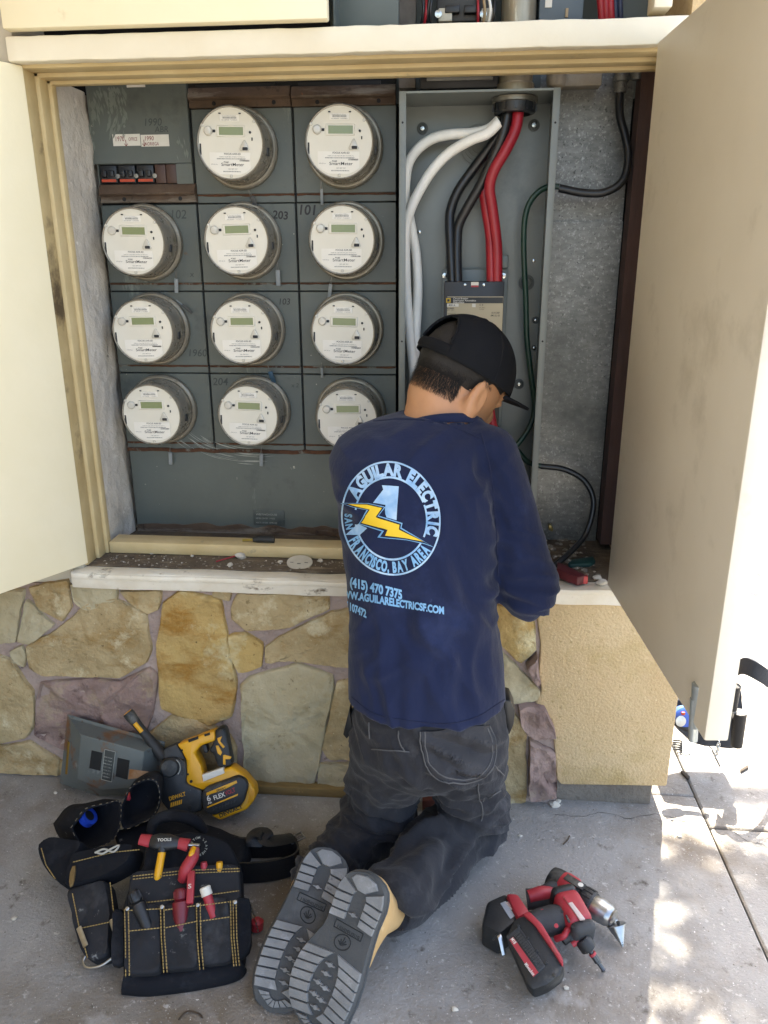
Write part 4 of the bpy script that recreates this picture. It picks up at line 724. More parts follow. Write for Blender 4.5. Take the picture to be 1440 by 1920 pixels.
def arc_text(bm, s, a0, a1, k, h, inward, bold, off=.0016):
    w = [max(v[0] for v in text_geo(c, bold)[0])-min(v[0] for v in text_geo(c, bold)[0]) if c != ' ' else .35 for c in s]; gap = .07; tot = sum(w)+gap*(len(s)-1); x = 0
    for c, cw in zip(s, w):
        if c != ' ':
            am = a0+(a1-a0)*(x+cw/2)/tot; P0 = Vector(ell(am, k)); e = .5*(1 if a1 > a0 else -1); P1 = Vector(ell(am+e, k)); ex = (P1-P0).normalized(); Pk = Vector(ell(am, k+.01)); ey = (Pk-P0).normalized()*(-1 if inward else 1)
            arc = (Vector(ell(a1, k))-Vector(ell(a0, k))).length; L2 = sum((Vector(ell(a0+(a1-a0)*(i+1)/40, k))-Vector(ell(a0+(a1-a0)*i/40, k))).length for i in range(40)); kx = L2/tot
            drape_text(bm, c, lambda px, py: (P0.x+ex.x*(px-cw*kx/2)+ey.x*(py-h/2), P0.y+ex.y*(px-cw*kx/2)+ey.y*(py-h/2)), h, bold, bv_sh, off, cw*kx)
        x += cw+gap
bm = bmesh.new(); arc_text(bm, 'AGUILAR ELECTRIC', 160, -14, .85, 21, False, .06); fin_print(bm, 'logo_lettering', m_pb, shirt)
bm = bmesh.new(); arc_text(bm, 'SAN', 181, 200, .85, 13, True, .045); arc_text(bm, 'FRANCISCO, BAY AREA', 211, 331, .85, 19, True, .055); fin_print(bm, 'logo_lettering', m_pb2, shirt)
def zp(*p): return [(600+x/4.8, 820+y/4.8) for x, y in p]
bm = bmesh.new()
for poly in (zp((572, 470), (480, 590), (590, 610), (585, 650), (590, 690), (600, 720), (690, 745), (708, 442), (560, 430)), zp((350, 775), (235, 880), (365, 880), (430, 815), (380, 790))): drape2d(bm, *tri_poly(poly), bv_sh, .0016)
fin_print(bm, 'logo_letter', m_pb, shirt)
bolt = zp((190, 596), (440, 590), (590, 628), (530, 705), (745, 770), (735, 812), (1025, 990), (940, 960), (780, 925), (520, 900), (560, 845), (355, 775), (425, 655), (300, 632))
bolt_in = zp((260, 606), (435, 604), (560, 636), (505, 718), (718, 785), (712, 828), (930, 938), (780, 908), (590, 882), (612, 830), (382, 762), (455, 650), (340, 625))
bm = bmesh.new(); drape2d(bm, *tri_poly(bolt), bv_sh, .0021); fin_print(bm, 'bolt_outline', m_pb2, shirt)
def shrink(poly, k, c=None): 
    c = c or (sum(p[0] for p in poly)/len(poly), sum(p[1] for p in poly)/len(poly)); return [(c[0]+(x-c[0])*k, c[1]+(y-c[1])*k) for x, y in poly]
bolt_mid = [((a[0]+b[0])/2, (a[1]+b[1])/2) for a, b in zip(bolt[:13], bolt_in)]
bm = bmesh.new(); drape2d(bm, *tri_poly(zp((205, 600), (440, 596), (578, 631), (520, 711), (733, 777), (724, 820), (1000, 975), (940, 953), (780, 918), (545, 894), (580, 840), (367, 770), (440, 653), (310, 630))), bv_sh, .0026); fin_print(bm, 'bolt_gap', M('print_navy', '10172E', rough=.9), shirt)
bm = bmesh.new(); drape2d(bm, *tri_poly(bolt_in), bv_sh, .0031); fin_print(bm, 'lightning_bolt', m_py, shirt)
bm = bmesh.new()
for s, x0, y0, x1, y1, h in (('TEL. (415) 470 7375', 624, 1090, 754, 1123, 16.5), ('WWW.AGUILARELECTRICSF.COM', 630, 1117, 832, 1151, 13.5), ('LIC. 1107472', 630, 1131, 688, 1158, 14)):
    L2 = hypot(x1-x0, y1-y0); e = ((x1-x0)/L2, (y1-y0)/L2); drape_text(bm, s, lambda px, py: (x0+e[0]*px, y0+e[1]*px-py), h, .045, bv_sh, .0015, L2)
fin_print(bm, 'contact_lettering', m_pb2, shirt)
cax = (hl(0, -.03, -.05)-nkB).normalized(); cs_ = cax.cross(Vector((0, 1, 0))).normalized(); cw_ = cax.cross(cs_); tube('collar', [nkB+cax*.004+Vector((.002, .006, 0))+cs_*(.0715*cos(a))+cw_*(.0705*sin(a)) for a in np.linspace(0, 2*pi, 49)], .0085, m_shirt, shirt, 8, flat=(.42, 1), upv=cax)
# collar ribbing and hem stitch drawn on the cloth
def seam(bv, pts, r, mat, parent, name='seam', off=.0006, n=6):
    P = [hit(bv, p.x, p.y, off) for p in crom([Vector((u, v, 0)) for u, v in pts], n)]; run = []
    P = [p for p in P if p]
    ok = [P[0]] if P else []
    for p in P[1:]:
        if (p-ok[-1]).length < .06: ok.append(p)
    if len(ok) > 2: return tube(name, ok, r, mat, parent, 6)
m_seamn = M('navy_seam', '18213F', rough=.95)
seam(bv_sh, [(652, 1300), (700, 1337), (760, 1350), (830, 1357), (890, 1346), (945, 1312)], .0011, m_seamn, shirt, 'hem_seam'); seam(bv_sh, [(902, 812), (918, 870), (925, 930), (930, 1000), (934, 1080)], .0013, m_seamn, shirt, 'sleeve_seam'); seam(bv_sh, [(700, 790), (760, 786), (830, 794), (900, 822)], .0012, m_seamn, shirt, 'yoke_seam')
# trousers
PF = [(onY(870, 1440, 1.2), Vector((.5, 0, .9)), .05, .004, .09), (kneeR+Vector((0, -.05, .05)), Vector((.3, .3, 1)), .035, .006, .08), ((kneeR+ankR)/2, Vector((.35, -.25, 1)), .05, .006, .13), (ankR, Vector((.4, -.3, 1)), .045, .006, .08), (kneeL+Vector((0, -.04, .06)), Vector((.2, .3, 1)), .035, .006, .09), (ankL, Vector((.5, .6, .4)), .035, .005, .08), (onY(790, 1420, 1.22), Vector((.9, 0, .4)), .04, .005, .05)]
def pfold(p, n):
    global FOLD
    s, FOLD = FOLD, PF; r_ = folds(p, n); FOLD = s; return r_*1.7+.0055*(1-2.5*abs(noise.noise(Vector((p.x*22, p.y*16, p.z*22+3)))))
def f_pants(X, Y, Z):
    d = s_ell(X, Y, Z, ((hipL+hipR)/2)+Vector((0, .010, .03)), (.150, .118, .12)); d = smin(d, s_torso(X, Y, np.maximum(Z, tab[0, 0]), -.016, z0=-1)+np.maximum(tab[0, 0]-.06-Z, 0), .03)
    for h_, k_, a_, rr in ((hipL+Vector((-.012, 0, 0)), kneeL, ankL, .056), (hipR+Vector((.008, 0, 0)), kneeR, ankR, .060)):
        th = s_cap(X, Y, Z, h_, k_, .080, .066); cf = s_cap(X, Y, Z, k_, a_, .068, rr); dd = (a_-k_).normalized(); cf = np.maximum(cf, (X-a_.x)*dd.x+(Y-a_.y)*dd.y+(Z-a_.z)*dd.z-.03); leg = smin(th, cf, .03); d = smin(d, leg, .02)
    d = np.maximum(d, Z-(tab[0, 0]+.10)); d = np.maximum(d, .004-Z); return d
pants = sdf_obj('trousers', f_pants, lo_, hi_, .0056, m_pants, person, disp=pfold, smooth_it=2); pants['label'] = 'faded charcoal work trousers with a rounded back pocket'
bv_pt = bvh_of(pants)
def zq(*p): return [(620+x/3.79, 1280+y/3.79) for x, y in p]
pock = zq((640, 345), (1118, 300), (1165, 440), (1150, 590), (1060, 680), (880, 715), (740, 660), (668, 540))
bm = bmesh.new(); drape2d(bm, *tri_poly(pock), bv_pt, .0035); fin_print(bm, 'back_pocket', M('pocket_denim', '3F4044', '33343A', 8, .93, bump=.5, bscale=500, bdist=.0012, spec=.2, layers=[('57575A', 7, .54, .68)]), pants)
for pts in (zq((632, 345), (655, 520), (690, 600), (760, 670), (880, 715), (1000, 700), (1090, 660), (1150, 580), (1167, 440), (1118, 300)), zq((665, 345), (685, 520), (720, 590), (780, 645), (880, 688), (990, 675), (1070, 640), (1125, 570), (1140, 440), (1100, 320)), zq((1040, 715), (1060, 830), (1075, 920), (1065, 985)), zq((1155, 585), (1225, 660)), zq((1075, 835), (1222, 745)), zq((480, 335), (495, 430), (530, 485)), zq((280, 280), (285, 390)), zq((300, 465), (480, 478), (560, 485))): seam(bv_pt, pts, .0013, m_stitch, pants, 'stitching', .0038)
# black holster at the hip and strap end
prism('holster', [onY(u, v, 1.30) for u, v in ((945, 1312), (957, 1315), (966, 1335), (963, 1360), (955, 1378), (948, 1372))], (0, .05, 0), m_blk, pants, bev=.002); prism('strap_end', [onY(u, v, 1.28) for u, v in ((655, 1330), (662, 1372), (650, 1386), (643, 1378))], (0, .03, 0), m_blk, pants, bev=.002)
# cap: panelled crown with adjuster opening, strap and visor
def cap_pt(th, ph, g=1.0):
    a, b, c = .0895*g, .107*g, .104*g; e = .86; x = a*math.copysign(abs(cos(ph))**e, 1)*sin(th); y = b*math.copysign(abs(cos(ph))**e, 1)*cos(th); z = .012+c*abs(sin(ph))**.92
    y -= .012*sin(ph)*(1 if cos(th) > 0 else .2); return hl(x, y-.004, z)
bm = bmesh.new(); NT_, NP = 96, 34; gv = [[bm.verts.new(cap_pt(2*pi*i/NT_, pi/2*j/NP)) for i in range(NT_)] for j in range(NP)]; top = bm.verts.new(cap_pt(0, pi/2))
for j in range(NP-1):
    for i in range(NT_):
        th = (2*pi*(i+.5)/NT_); dth = abs(th-pi); ph = j/NP
        if dth < .50 and .10 < ph < .10+.40*sqrt(max(0, 1-(dth/.50)**2)): continue
        bm.faces.new((gv[j][i], gv[j][(i+1) % NT_], gv[j+1][(i+1) % NT_], gv[j+1][i]))
for i in range(NT_): bm.faces.new((gv[-1][i], gv[-1][(i+1) % NT_], top))
cap = _fin(bm, 'cap', m_cap, person, smooth=True); sm = cap.modifiers.new('thick', 'SOLIDIFY'); sm.thickness = .0025; sm.offset = -1; cap['label'] = 'black flat brimmed cap with open adjuster at the back'
bm = bmesh.new(); nu, nv = 26, 9; rows = []
for j in range(nv+1):
    row = []
    for i in range(nu+1):
        a = -1+2*i/nu; th = a*1.15; bx = .0905*sin(th); by = .1075*cos(th)-.004; ext = (1-abs(a)**2.6)*.066*(j/nv); row.append(bm.verts.new(hl(bx*(1+.04*j/nv), by+ext, .014-.010*(a*a)*1.0+.006*(j/nv)-.004*abs(a))))
    rows.append(row)
for j in range(nv):
    for i in range(nu): bm.faces.new((rows[j][i], rows[j][i+1], rows[j+1][i+1], rows[j+1][i]))
vz = _fin(bm, 'visor', m_cap, cap, smooth=True); sm = vz.modifiers.new('thick', 'SOLIDIFY'); sm.thickness = .0045; sm.offset = 0
lathe('button', [(.007, 0), (.006, .003), (.001, .0045)], cap_pt(0, pi/2)-HU*.001, HU, m_cap, cap, 14)
tube('strap', [cap_pt(pi+a, .10, 1.008) for a in np.linspace(-.56, .56, 14)], .007, m_cap, cap, 8, flat=(.25, 1), upv=HU)
tube('opening_trim', [cap_pt(pi+.52*sin(t), (.10+.42*cos(t))*pi/2 if cos(t) > 0 else .16, 1.006) for t in np.linspace(-1.5, 1.5, 24)], .0022, m_cap, cap, 6)
for k in range(6): tube('panel_seam', [cap_pt(pi/6+pi/3*k, p, 1.001) for p in np.linspace(.03 if k not in (2, 3) else .9, 1.5, 14)], .0008, M('cap_seam', '0B0C0F', rough=.9), cap, 5)
# hair
def f_hair(X, Y, Z):
    d = s_ell(X, Y, Z, hl(0, -.006, .022), (.0785, .0965, .088), RH); lx = [sum(RH[j][i]*(c-hdC[j]) for j, c in enumerate((X, Y, Z))) for i in range(3)]
    line = -.044+.056*np.clip((lx[1]+.045)/.055, 0, 1)+.006*np.sin(lx[0]*90)
    return np.maximum(np.maximum(d, line-lx[2]), lx[1]-.055)
hair = sdf_obj('hair', f_hair, [c-.13 for c in hdC], [c+.13 for c in hdC], .004, m_hair, person, smooth_it=2)
bvb = bvh_of(body); bm = bmesh.new(); random.seed(11)
for k in range(14000):
    th = random.uniform(pi*.42, pi*1.58); u = random.uniform(-.085, .010); y = cos(th); fr = .0755*abs(sin(th)); lim = -.072+.066*max(0, min(1, (.095*y+.045)/.055))+.02*random.random()**2
    if u < lim or (.095*y > -.052 and u < .004): continue
    o = hl(.2*sin(th), .2*y, u); d = (hl(0, -.01, u*.6)-o).normalized(); h = bvb.ray_cast(o, d)
    if h[0] is None: continue
    p, n = h[0], h[1]; ln = .004+.011*max(0, min(1, (u-lim)/.03)); dr = (-HU*.9+n*.28+HR*random.uniform(-.3, .3)+HF*random.uniform(-.2, .5)).normalized(); sd = dr.cross(n).normalized()*random.uniform(.00012, .00026); q = p+n*.0008
    v = [bm.verts.new(q-sd), bm.verts.new(q+sd), bm.verts.new(q+dr*ln*.6+n*.001+sd*.7), bm.verts.new(q+dr*ln*.6+n*.001-sd*.7), bm.verts.new(q+dr*ln)]; bm.faces.new(v[:4]); bm.faces.new((v[3], v[2], v[4]))
tag(_fin_keep(bm, 'hair_strands', m_hair, hair), kind='stuff')
for s in (-1, 1): lathe('eye', [(.002, -.009), (.007, -.006), (.009, 0), (.007, .006), (.002, .0085)], hl(s*.030, .074, -.006), HF, M('eye_white', 'DCD6CC', rough=.2), person, 16)
# boots
m_rub = M('boot_rubber', '4C4E4F', '404243', 10, .75, bump=.3, bscale=150, layers=[('55585A', 9, .58, .72), ('7A7B7A', 40, .67, .74)]); m_lug = M('boot_lug', '858686', '737474', 20, .75, bump=.35, bscale=200, layers=[('96989A', 22, .56, .68), ('4A4D50', 30, .62, .72)]); m_nub = M('boot_leather', 'C6A473', 'B8935F', 8, .75, bump=.4, bscale=120, bdist=.001, layers=[('D8BE94', 9, .56, .7), ('94744A', 12, .62, .76)])
def sole_w(t):   # half widths (left, right) along t: 0 toe .. 1 heel
    T_ = [0, .03, .08, .16, .28, .40, .52, .62, .72, .84, .93, .98, 1.0]; A = [.006, .024, .036, .046, .051, .050, .043, .037, .036, .038, .034, .022, .006]; return 1.23*float(np.interp(t, T_, A))
def make_boot(F, side, label):
    T, Hh, ax, n, sd = F; L_ = (Hh-T).length; cur = lambda t: side*.010*sin(pi*min(1, t/.62))*-1
    pos = lambda t, w, h: T+ax*(t*L_)+sd*(w+cur(t))+n*(h+.018*max(0, (.22-t)/.22)**2*-1)
    ctr = lambda N: [(t, sole_w(t)) for t in [0, .01, .03, .06, .10]+[.10+.8*i/N for i in range(1, N)]+[.90, .94, .97, .99, 1]]
    # upper: rounded SDF from toe box to ankle shaft
    ank = pos(.80, 0, -.13); boot = None
    def fu(X, Y, Z):
        d = s_cap(X, Y, Z, pos(.14, 0, -.040), pos(.50, 0, -.050), .042, .045, (n, 1.0)); d = smin(d, s_cap(X, Y, Z, pos(.5, 0, -.050), pos(.84, 0, -.045), .043, .039), .02); d = smin(d, s_cap(X, Y, Z, pos(.72, 0, -.06), pos(.76, 0, -.145), .046, .050), .03)
        q = (X-T[0])*n[0]+(Y-T[1])*n[1]+(Z-T[2])*n[2]; d = np.maximum(d, q+.017); return np.maximum(d, .003-Z)
    ps = [pos(t, w, h) for t in (0, .5, 1) for w in (-.06, .06) for h in (.02, -.2)]; boot = sdf_obj('boot', fu, [min(p[i] for p in ps)-.02 for i in range(3)], [max(p[i] for p in ps)+.02 for i in range(3)], .0045, m_nub, person, smooth_it=2); boot['label'] = label
    prof = ctr(22); bm = bmesh.new(); rg = []
    for h, g in ((-.024, .93), (-.020, 1.0), (-.006, 1.0), (-.003, .97)): rg.append([bm.verts.new(pos(t, w*g, h)) for t, w in prof]+[bm.verts.new(pos(t, -w*g, h)) for t, w in prof[::-1]])
    m_ = len(rg[0])
    for a, b in zip(rg, rg[1:]):
        for i in range(m_): bm.faces.new((a[i], a[(i+1) % m_], b[(i+1) % m_], b[i]))
    k = len(prof)
    for r_ in (rg[0], rg[-1]):
        for i in range(k-1): bm.faces.new((r_[i], r_[i+1], r_[m_-2-i], r_[m_-1-i]))
    sole = _fin(bm, 'sole', m_rub, boot, auto=50)
    def lug(poly, hgt=.0055):
        bm = bmesh.new(); P = [pos(t, w, -.0035) for t, w in poly]; c = sum(P, ZERO)/len(P); a = [bm.verts.new(p) for p in P]; b = [bm.verts.new(c+(p-c)*.93+n*hgt) for p in P]; m2 = len(P)
        for i in range(m2): bm.faces.new((a[i], a[(i+1) % m2], b[(i+1) % m2], b[i]))
        bm.faces.new(b); return _fin(bm, 'tread_lug', m_lug, boot)
    ed = .97
    ovw = lambda t: .019*sqrt(max(0, 1-((t-.30)/.175)**2))           # central oval half width
    ts = [.115, .168, .222, .278, .334, .390, .446, .502]
    for s in (-1, 1):
        for i in range(len(ts)-1):
            t0, t1 = ts[i]+.004, ts[i+1]-.004; sk = .028; w0 = s*(ovw(t0)+.003 if ovw(t0) > .004 else .003); w1 = s*(ovw(t1)+.003 if ovw(t1) > .004 else .003); lug([(t0+sk*.0, w0), (t0-sk, s*sole_w(t0-sk)*ed), (t1-sk, s*sole_w(t1-sk)*ed), (t1, w1)])
    for k_ in range(7):                                              # toe fan
        a0 = -.95+1.9*k_/7+.02; a1 = -.95+1.9*(k_+1)/7-.02
        lug([(.10-.035*cos(a0*1.45), .016*a0), (.055-.035*(1-abs(a0))**.6+.035*abs(a0), sole_w(max(.02, .06))*a0*ed), (.055-.035*(1-abs(a1))**.6+.035*abs(a1), sole_w(max(.02, .06))*a1*ed), (.10-.035*cos(a1*1.45), .016*a1)])
        lug([(.052-.035*(1-abs(a0))**.6+.035*abs(a0), sole_w(.06)*a0*.93), (.028-.022*(1-abs(a0))**.6+.04*abs(a0), sole_w(.035)*a0), (.028-.022*(1-abs(a1))**.6+.04*abs(a1), sole_w(.035)*a1), (.052-.035*(1-abs(a1))**.6+.035*abs(a1), sole_w(.06)*a1*.93)]) if False else None
    for i, (t, w) in enumerate(((.17, 0), (.225, -.007), (.235, .008), (.295, -.007), (.305, .008), (.37, 0), (.425, .0))):           # clover lugs
        lug([(t+(.016+.006*cos(4*a))*cos(a)*.62, w+(.0078+.0028*cos(4*a))*sin(a)) for a in np.linspace(0, 2*pi, 20, endpoint=False)])
    hs = [.695, .745, .796, .848]
    for s in (-1, 1):
        for i in range(3): lug([(hs[i]+.004, s*.013), (hs[i]+.004-.012, s*sole_w(hs[i])*ed), (hs[i+1]-.004-.012, s*sole_w(hs[i+1])*ed), (hs[i+1]-.004, s*.013)])
        lug([(.852, s*.013), (.844, s*sole_w(.85)*ed), (.885, s*sole_w(.885)*ed), (.93, s*sole_w(.93)*.93), (.878, s*.009)])
    lug([(.886, -.0075), (.94, -.027), (.972, -.020), (.988, 0), (.972, .020), (.94, .027), (.886, .0075)])
    lug([(.745+(.016+.006*cos(4*a))*cos(a)*.55, (.0075+.0028*cos(4*a))*sin(a)) for a in np.linspace(0, 2*pi, 20, endpoint=False)])
    m_em = M('emboss_dark', '26292B', rough=.8)
    o_ = pos(.640, 0, -.0022); bm = bmesh.new(); bm_text(bm, 'Timberland', o_-sd*-.024+ax*.004 if False else pos(.632, .024, -.0020), -sd, -ax, .008, .006, .046) if False else bm_text(bm, 'Timberland', pos(.652, .023, -.0018), -sd, -ax, .007, .006, .046); _fin_keep(bm, 'sole_mark', m_em, boot)
    bm = bmesh.new(); fr = [(.675, -.027), (.675, .027), (.628, .027), (.628, -.027)]
    for i in range(4): bm_tube(bm, [pos(*fr[i], -.0025), pos(*fr[(i+1) % 4], -.0025)], .0009, 5)
    cc = .572; P = [pos(cc+.046*cos(a)*1.0, .0145*sin(a), -.0025) for a in np.linspace(0, 2*pi, 25)]; bm_tube(bm, P, .001, 5, False)
    for w, t in ((0, .045), (.005, .02), (-.005, .02), (.008, .0), (-.008, .0), (.004, -.02), (-.004, -.02)): bm_tube(bm, [pos(cc-.02, 0, -.0025), pos(cc+t*.7, w, -.0025)], .0009, 5)
    tag(_fin(bm, 'sole_emblem', m_em, boot), kind='stuff')
    tube('welt', [pos(t, w*1.01, -.022) for t, w in prof]+[pos(t, -w*1.01, -.022) for t, w in prof[::-1]], .0022, m_rub, boot, 6)
    return boot
bootL = make_boot(FL, 1, 'tan work boot on the tool pouch side, sole up'); bootR = make_boot(FR, -1, 'tan work boot beside the drills, sole up')
T, Hh, ax, n, sd = FR
for k in range(4): 
    a = T+ax*(.52+.035*k)*.30-n*(.072+.014*k); tube('lace', [a+sd*.036, a+sd*.01-n*.012], .0022, M('lace', 'C2A878', rough=.8), bootR, 6)
# ------------------------------------------------------------------ soft pads and helpers for the tools
def pad(name, P, n, t0, thick, mat, parent, amp=.003, prof=None, step=.012, seed=0, nf=30, roundn=1):
    """soft padded panel: outline P (3D, in a plane), bulging along n from offset t0"""
    n = Vector(n).normalized(); out = []
    for i in range(len(P)):
        a, b = P[i], P[(i+1) % len(P)]; k = max(1, int((b-a).length/step)); out += [a.lerp(b, j/k) for j in range(k)]
    m = len(out)
    for _ in range(roundn): out = [(out[i-1]+out[i]*2+out[(i+1) % m])/4 for i in range(m)]
    c = sum(out, ZERO)/m; bm = bmesh.new(); rg = []; sv = Vector((seed, seed*1.7, 0))
    for f, d in prof or ((1, 0), (1.0, .55), (.985, .9), (.95, 1.0), (.85, 1.0), (.7, 1.0), (.5, 1.02), (.3, 1.0), (.15, 1.02)):
        rg.append([bm.verts.new(c+(p-c)*f+n*(t0+thick*d+(amp*(noise.noise((c+(p-c)*f)*nf+sv)+.6*noise.noise((c+(p-c)*f)*nf*2.7+sv)) if d > 0 else 0))) for p in out])
    for a, b in zip(rg, rg[1:]):
        for i in range(m): bm.faces.new((a[i], a[(i+1) % m], b[(i+1) % m], b[i]))
    bm.faces.new(rg[0][::-1]); bm.faces.new(rg[-1]); return _fin(bm, name, mat, parent, auto=60)
class Plane:
    def __init__(s, p, n): s.p = Vector(p); s.n = Vector(n).normalized(); s.n = -s.n if s.n.dot(O-s.p) < 0 else s.n
    def __call__(s, u, v, off=0): return onPl(u, v, s.p+s.n*off, s.n)
def plane3(a, b, c): return Plane(a, (b-a).cross(c-a))
def zz(ox, oy, k): return lambda *p: [(ox+x/k, oy+y/k) for x, y in p]
def pplate(name, pl, poly, off, thick, mat, parent, bev=.002, back=True):
    """rigid plate traced in photo pixels on a plane; front face at off, body going back by thick"""
    return prism(name, [pl(u, v, off) for u, v in poly], pl.n*-thick, mat, parent, bev=bev)
def ptext(name, items, pl, off, mat, parent):
    bm = bmesh.new()
    for s, u0, v0, u1, v1, h, bold in items:
        a = pl(u0, v0, off); b = pl(u1, v1, off); ex = (b-a).normalized(); ey = pl.n.cross(ex); bm_text(bm, s, a, ex, ey, h, bold, (b-a).length)
    return tag(_fin_keep(bm, name, mat, parent), kind='stuff')
m_canv = M('black_canvas', '17191F', '111318', 9, .9, bump=.5, bscale=400, bdist=.001, spec=.25, layers=[('2C2E33', 10, .56, .72), ('6A6A68', 30, .66, .75), ('0B0C0F', 7, .6, .74)])
m_canv2 = M('worn_canvas', '1E2026', '15171C', 9, .85, bump=.5, bscale=400, bdist=.001, layers=[('3A3C40', 9, .52, .68), ('8E8E8A', 34, .63, .72), ('A5A49E', 9, .68, .76)])
m_thread = M('tan_thread', 'A8905A', '8A7344', 60, .8); m_leath = M('black_leather', '15161A', '0F1013', 14, .5, bump=.3, bscale=200)
m_red = M('red_plastic', 'A8303A', '962832', 14, .5, layers=[('8A5A58', 20, .60, .74), ('B9A6A0', 60, .68, .74)]); m_yel = M('yellow_plastic', 'E0A51C', 'D29612', 12, .42, layers=[('8A6A2A', 22, .70, .78)]); m_rub2 = M('grey_rubber', '3A3C3E', '303234', 16, .7, bump=.2, bscale=200, layers=[('6B6B6A', 18, .64, .74)])
m_chrome = M('chrome', 'B5B7B8', '8E9193', 30, .32, metal=1)
# ------------------------------------------------------------------ tool pouch rig on the ground
ZP = zz(60, 1500, 2.88)
rig = thing('tool_belt', 'black canvas electrician tool belt with tan stitching heaped on the concrete', 'tool belt', onZ(300, 1760, 0))
A_ = onZ(240, 1858, .012); B_ = onZ(468, 1832, .012); C_ = onZ(350, 1562, .150); PLM = plane3(A_, B_, C_)
def stitch(pts, pl, off, r=.00105, dash=True, mat=None):
    P = [pl(u, v, off) for u, v in pts]; P = [p for a, b in zip(P, P[1:]) for p in [a.lerp(b, i/12) for i in range(12)]]+[P[-1]]; bm = bmesh.new(); tot = 0; seg = []; L_ = [0]
    for a, b in zip(P, P[1:]): L_.append(L_[-1]+(b-a).length)
    s = 0
    at_ = lambda d: next((P[i].lerp(P[i+1], (d-L_[i])/max(1e-9, L_[i+1]-L_[i])) for i in range(len(P)-1) if L_[i+1] >= d), P[-1])
    while s < L_[-1]: bm_tube(bm, [at_(s), at_(min(L_[-1], s+.0042))], r, 5); s += .0056
    return tag(_fin(bm, 'stitching', mat or m_thread, rig), kind='stuff')
mainp = pad('main_pouch', [PLM(u, v) for u, v in ZP((610, 230), (700, 190), (850, 165), (980, 185), (1070, 225), (1130, 360), (1140, 560), (1150, 900), (1090, 960), (700, 1040), (505, 1035), (490, 980), (480, 600), (545, 400), (600, 380))], PLM.n, -.05, .055, m_canv, rig, .004)
bk2 = pad('middle_pocket', [PLM(u, v) for u, v in ZP((540, 405), (830, 372), (1122, 360), (1135, 560), (1100, 620), (560, 640), (520, 600))], PLM.n, .004, .016, m_canv2, rig, .003, seed=3)
stitch(ZP((545, 412), (830, 380), (1120, 370)), PLM, .0245); stitch(ZP((545, 428), (830, 396), (1122, 385)), PLM, .0245); stitch(ZP((560, 560), (830, 530), (1118, 490)), PLM, .0245)
FPK = [((445, 592), (505, 585), (510, 905), (435, 915)), ((512, 590), (700, 578), (712, 955), (590, 962), (515, 965)), ((712, 585), (890, 562), (912, 930), (800, 935), (722, 945)), ((900, 560), (1068, 540), (1090, 895), (1010, 905), (918, 915)), ((1072, 545), (1185, 535), (1188, 830), (1140, 870), (1092, 890))]
for k, q in enumerate(FPK): pad('pocket', [PLM(u, v) for u, v in ZP(*q)], PLM.n, .008 if k not in (0, 4) else .0, .024 if k not in (0, 4) else .018, m_canv2 if k in (1, 2, 3) else m_canv, rig, .0075, seed=k*7, nf=26)
OFF = .0385
for a, b in (((515, 597), (700, 587)), ((718, 594), (886, 570)), ((905, 570), (1066, 550)), ((520, 708), (700, 690)), ((722, 690), (890, 655)), ((905, 655), (1066, 632))): stitch(ZP(a, b), PLM, OFF)
for x in (500, 520, 694, 712, 888, 908, 1072, 1086, 1102): stitch(ZP((x, 590-(x-500)*.08), (x+4, 740), (x+(18 if x > 600 else 6), 955-(x-500)*.10)), PLM, OFF if 505 < x < 1070 else .033)
for x, y in ((515, 588), (702, 578), (895, 568), (1097, 552)): lathe('rivet', [(.0035, 0), (.0035, .002), (.001, .003)], PLM(*ZP((x, y))[0], OFF), PLM.n, m_chrome, rig, 10)
# bottom roll
tube('bottom_roll', [PLM(u, v, -.01) for u, v in ZP((500, 985), (640, 990), (860, 965), (1080, 920), (1130, 880))], [.020, .022, .022, .021, .016], m_canv, rig, 12, 5)
# side pouch with flap
A2 = onZ(170, 1812, .01); B2 = onZ(215, 1798, .01); C2 = onZ(180, 1600, .12); PLS = Plane(A2, (PLM.n+Vector((-.25, 0, .05))).normalized())
pad('side_pouch', [PLS(u, v) for u, v in ZP((215, 500), (430, 435), (560, 360), (590, 260), (440, 270), (230, 320), (205, 480))], PLS.n, -.02, .05, m_canv, rig, .005, seed=5)
pad('side_pocket', [PLS(u, v) for u, v in ZP((210, 500), (420, 440), (450, 600), (440, 860), (330, 890), (290, 830), (250, 690))], PLS.n, -.02, .044, m_canv2, rig, .004, seed=8)
pad('outer_flap', [PLS(u, v, -.01) for u, v in ZP((40, 250), (110, 205), (300, 235), (230, 330), (205, 490), (120, 430), (70, 360))], PLS.n, -.03, .045, m_canv, rig, .005, seed=2)
stitch(ZP((222, 335), (440, 282), (580, 268)), PLS, .034); stitch(ZP((218, 505), (255, 690), (300, 850)), PLS, .028); stitch(ZP((422, 445), (440, 600)), PLS, .028); stitch(ZP((265, 692), (440, 655)), PLS, .028); stitch(ZP((50, 260), (75, 350), (125, 425)), PLS, .014)
pad('leather_trim', [PLS(u, v, .03) for u, v in ZP((218, 350), (245, 345), (225, 470), (205, 490), (200, 440))], PLS.n, 0, .004, M('worn_leather', '7A6238', '5E4A2A', 30, .7), rig, .001)
for (x0, y0), (x1, y1) in (((252, 688), (290, 790)), ((428, 645), (446, 700))): tube('metal_clip', [PLS(*ZP((x0, y0))[0], .032), PLS(*ZP((x1, y1))[0], .032)], .005, m_chrome, rig, 8, flat=(1, .3), upv=PLS.n)
tube('steel_loop', [PLS(u, v, .02) for u, v in ZP((288, 790), (300, 820), (278, 870), (300, 905), (370, 895), (432, 855))], .0026, m_chrome, rig, 8, 6)
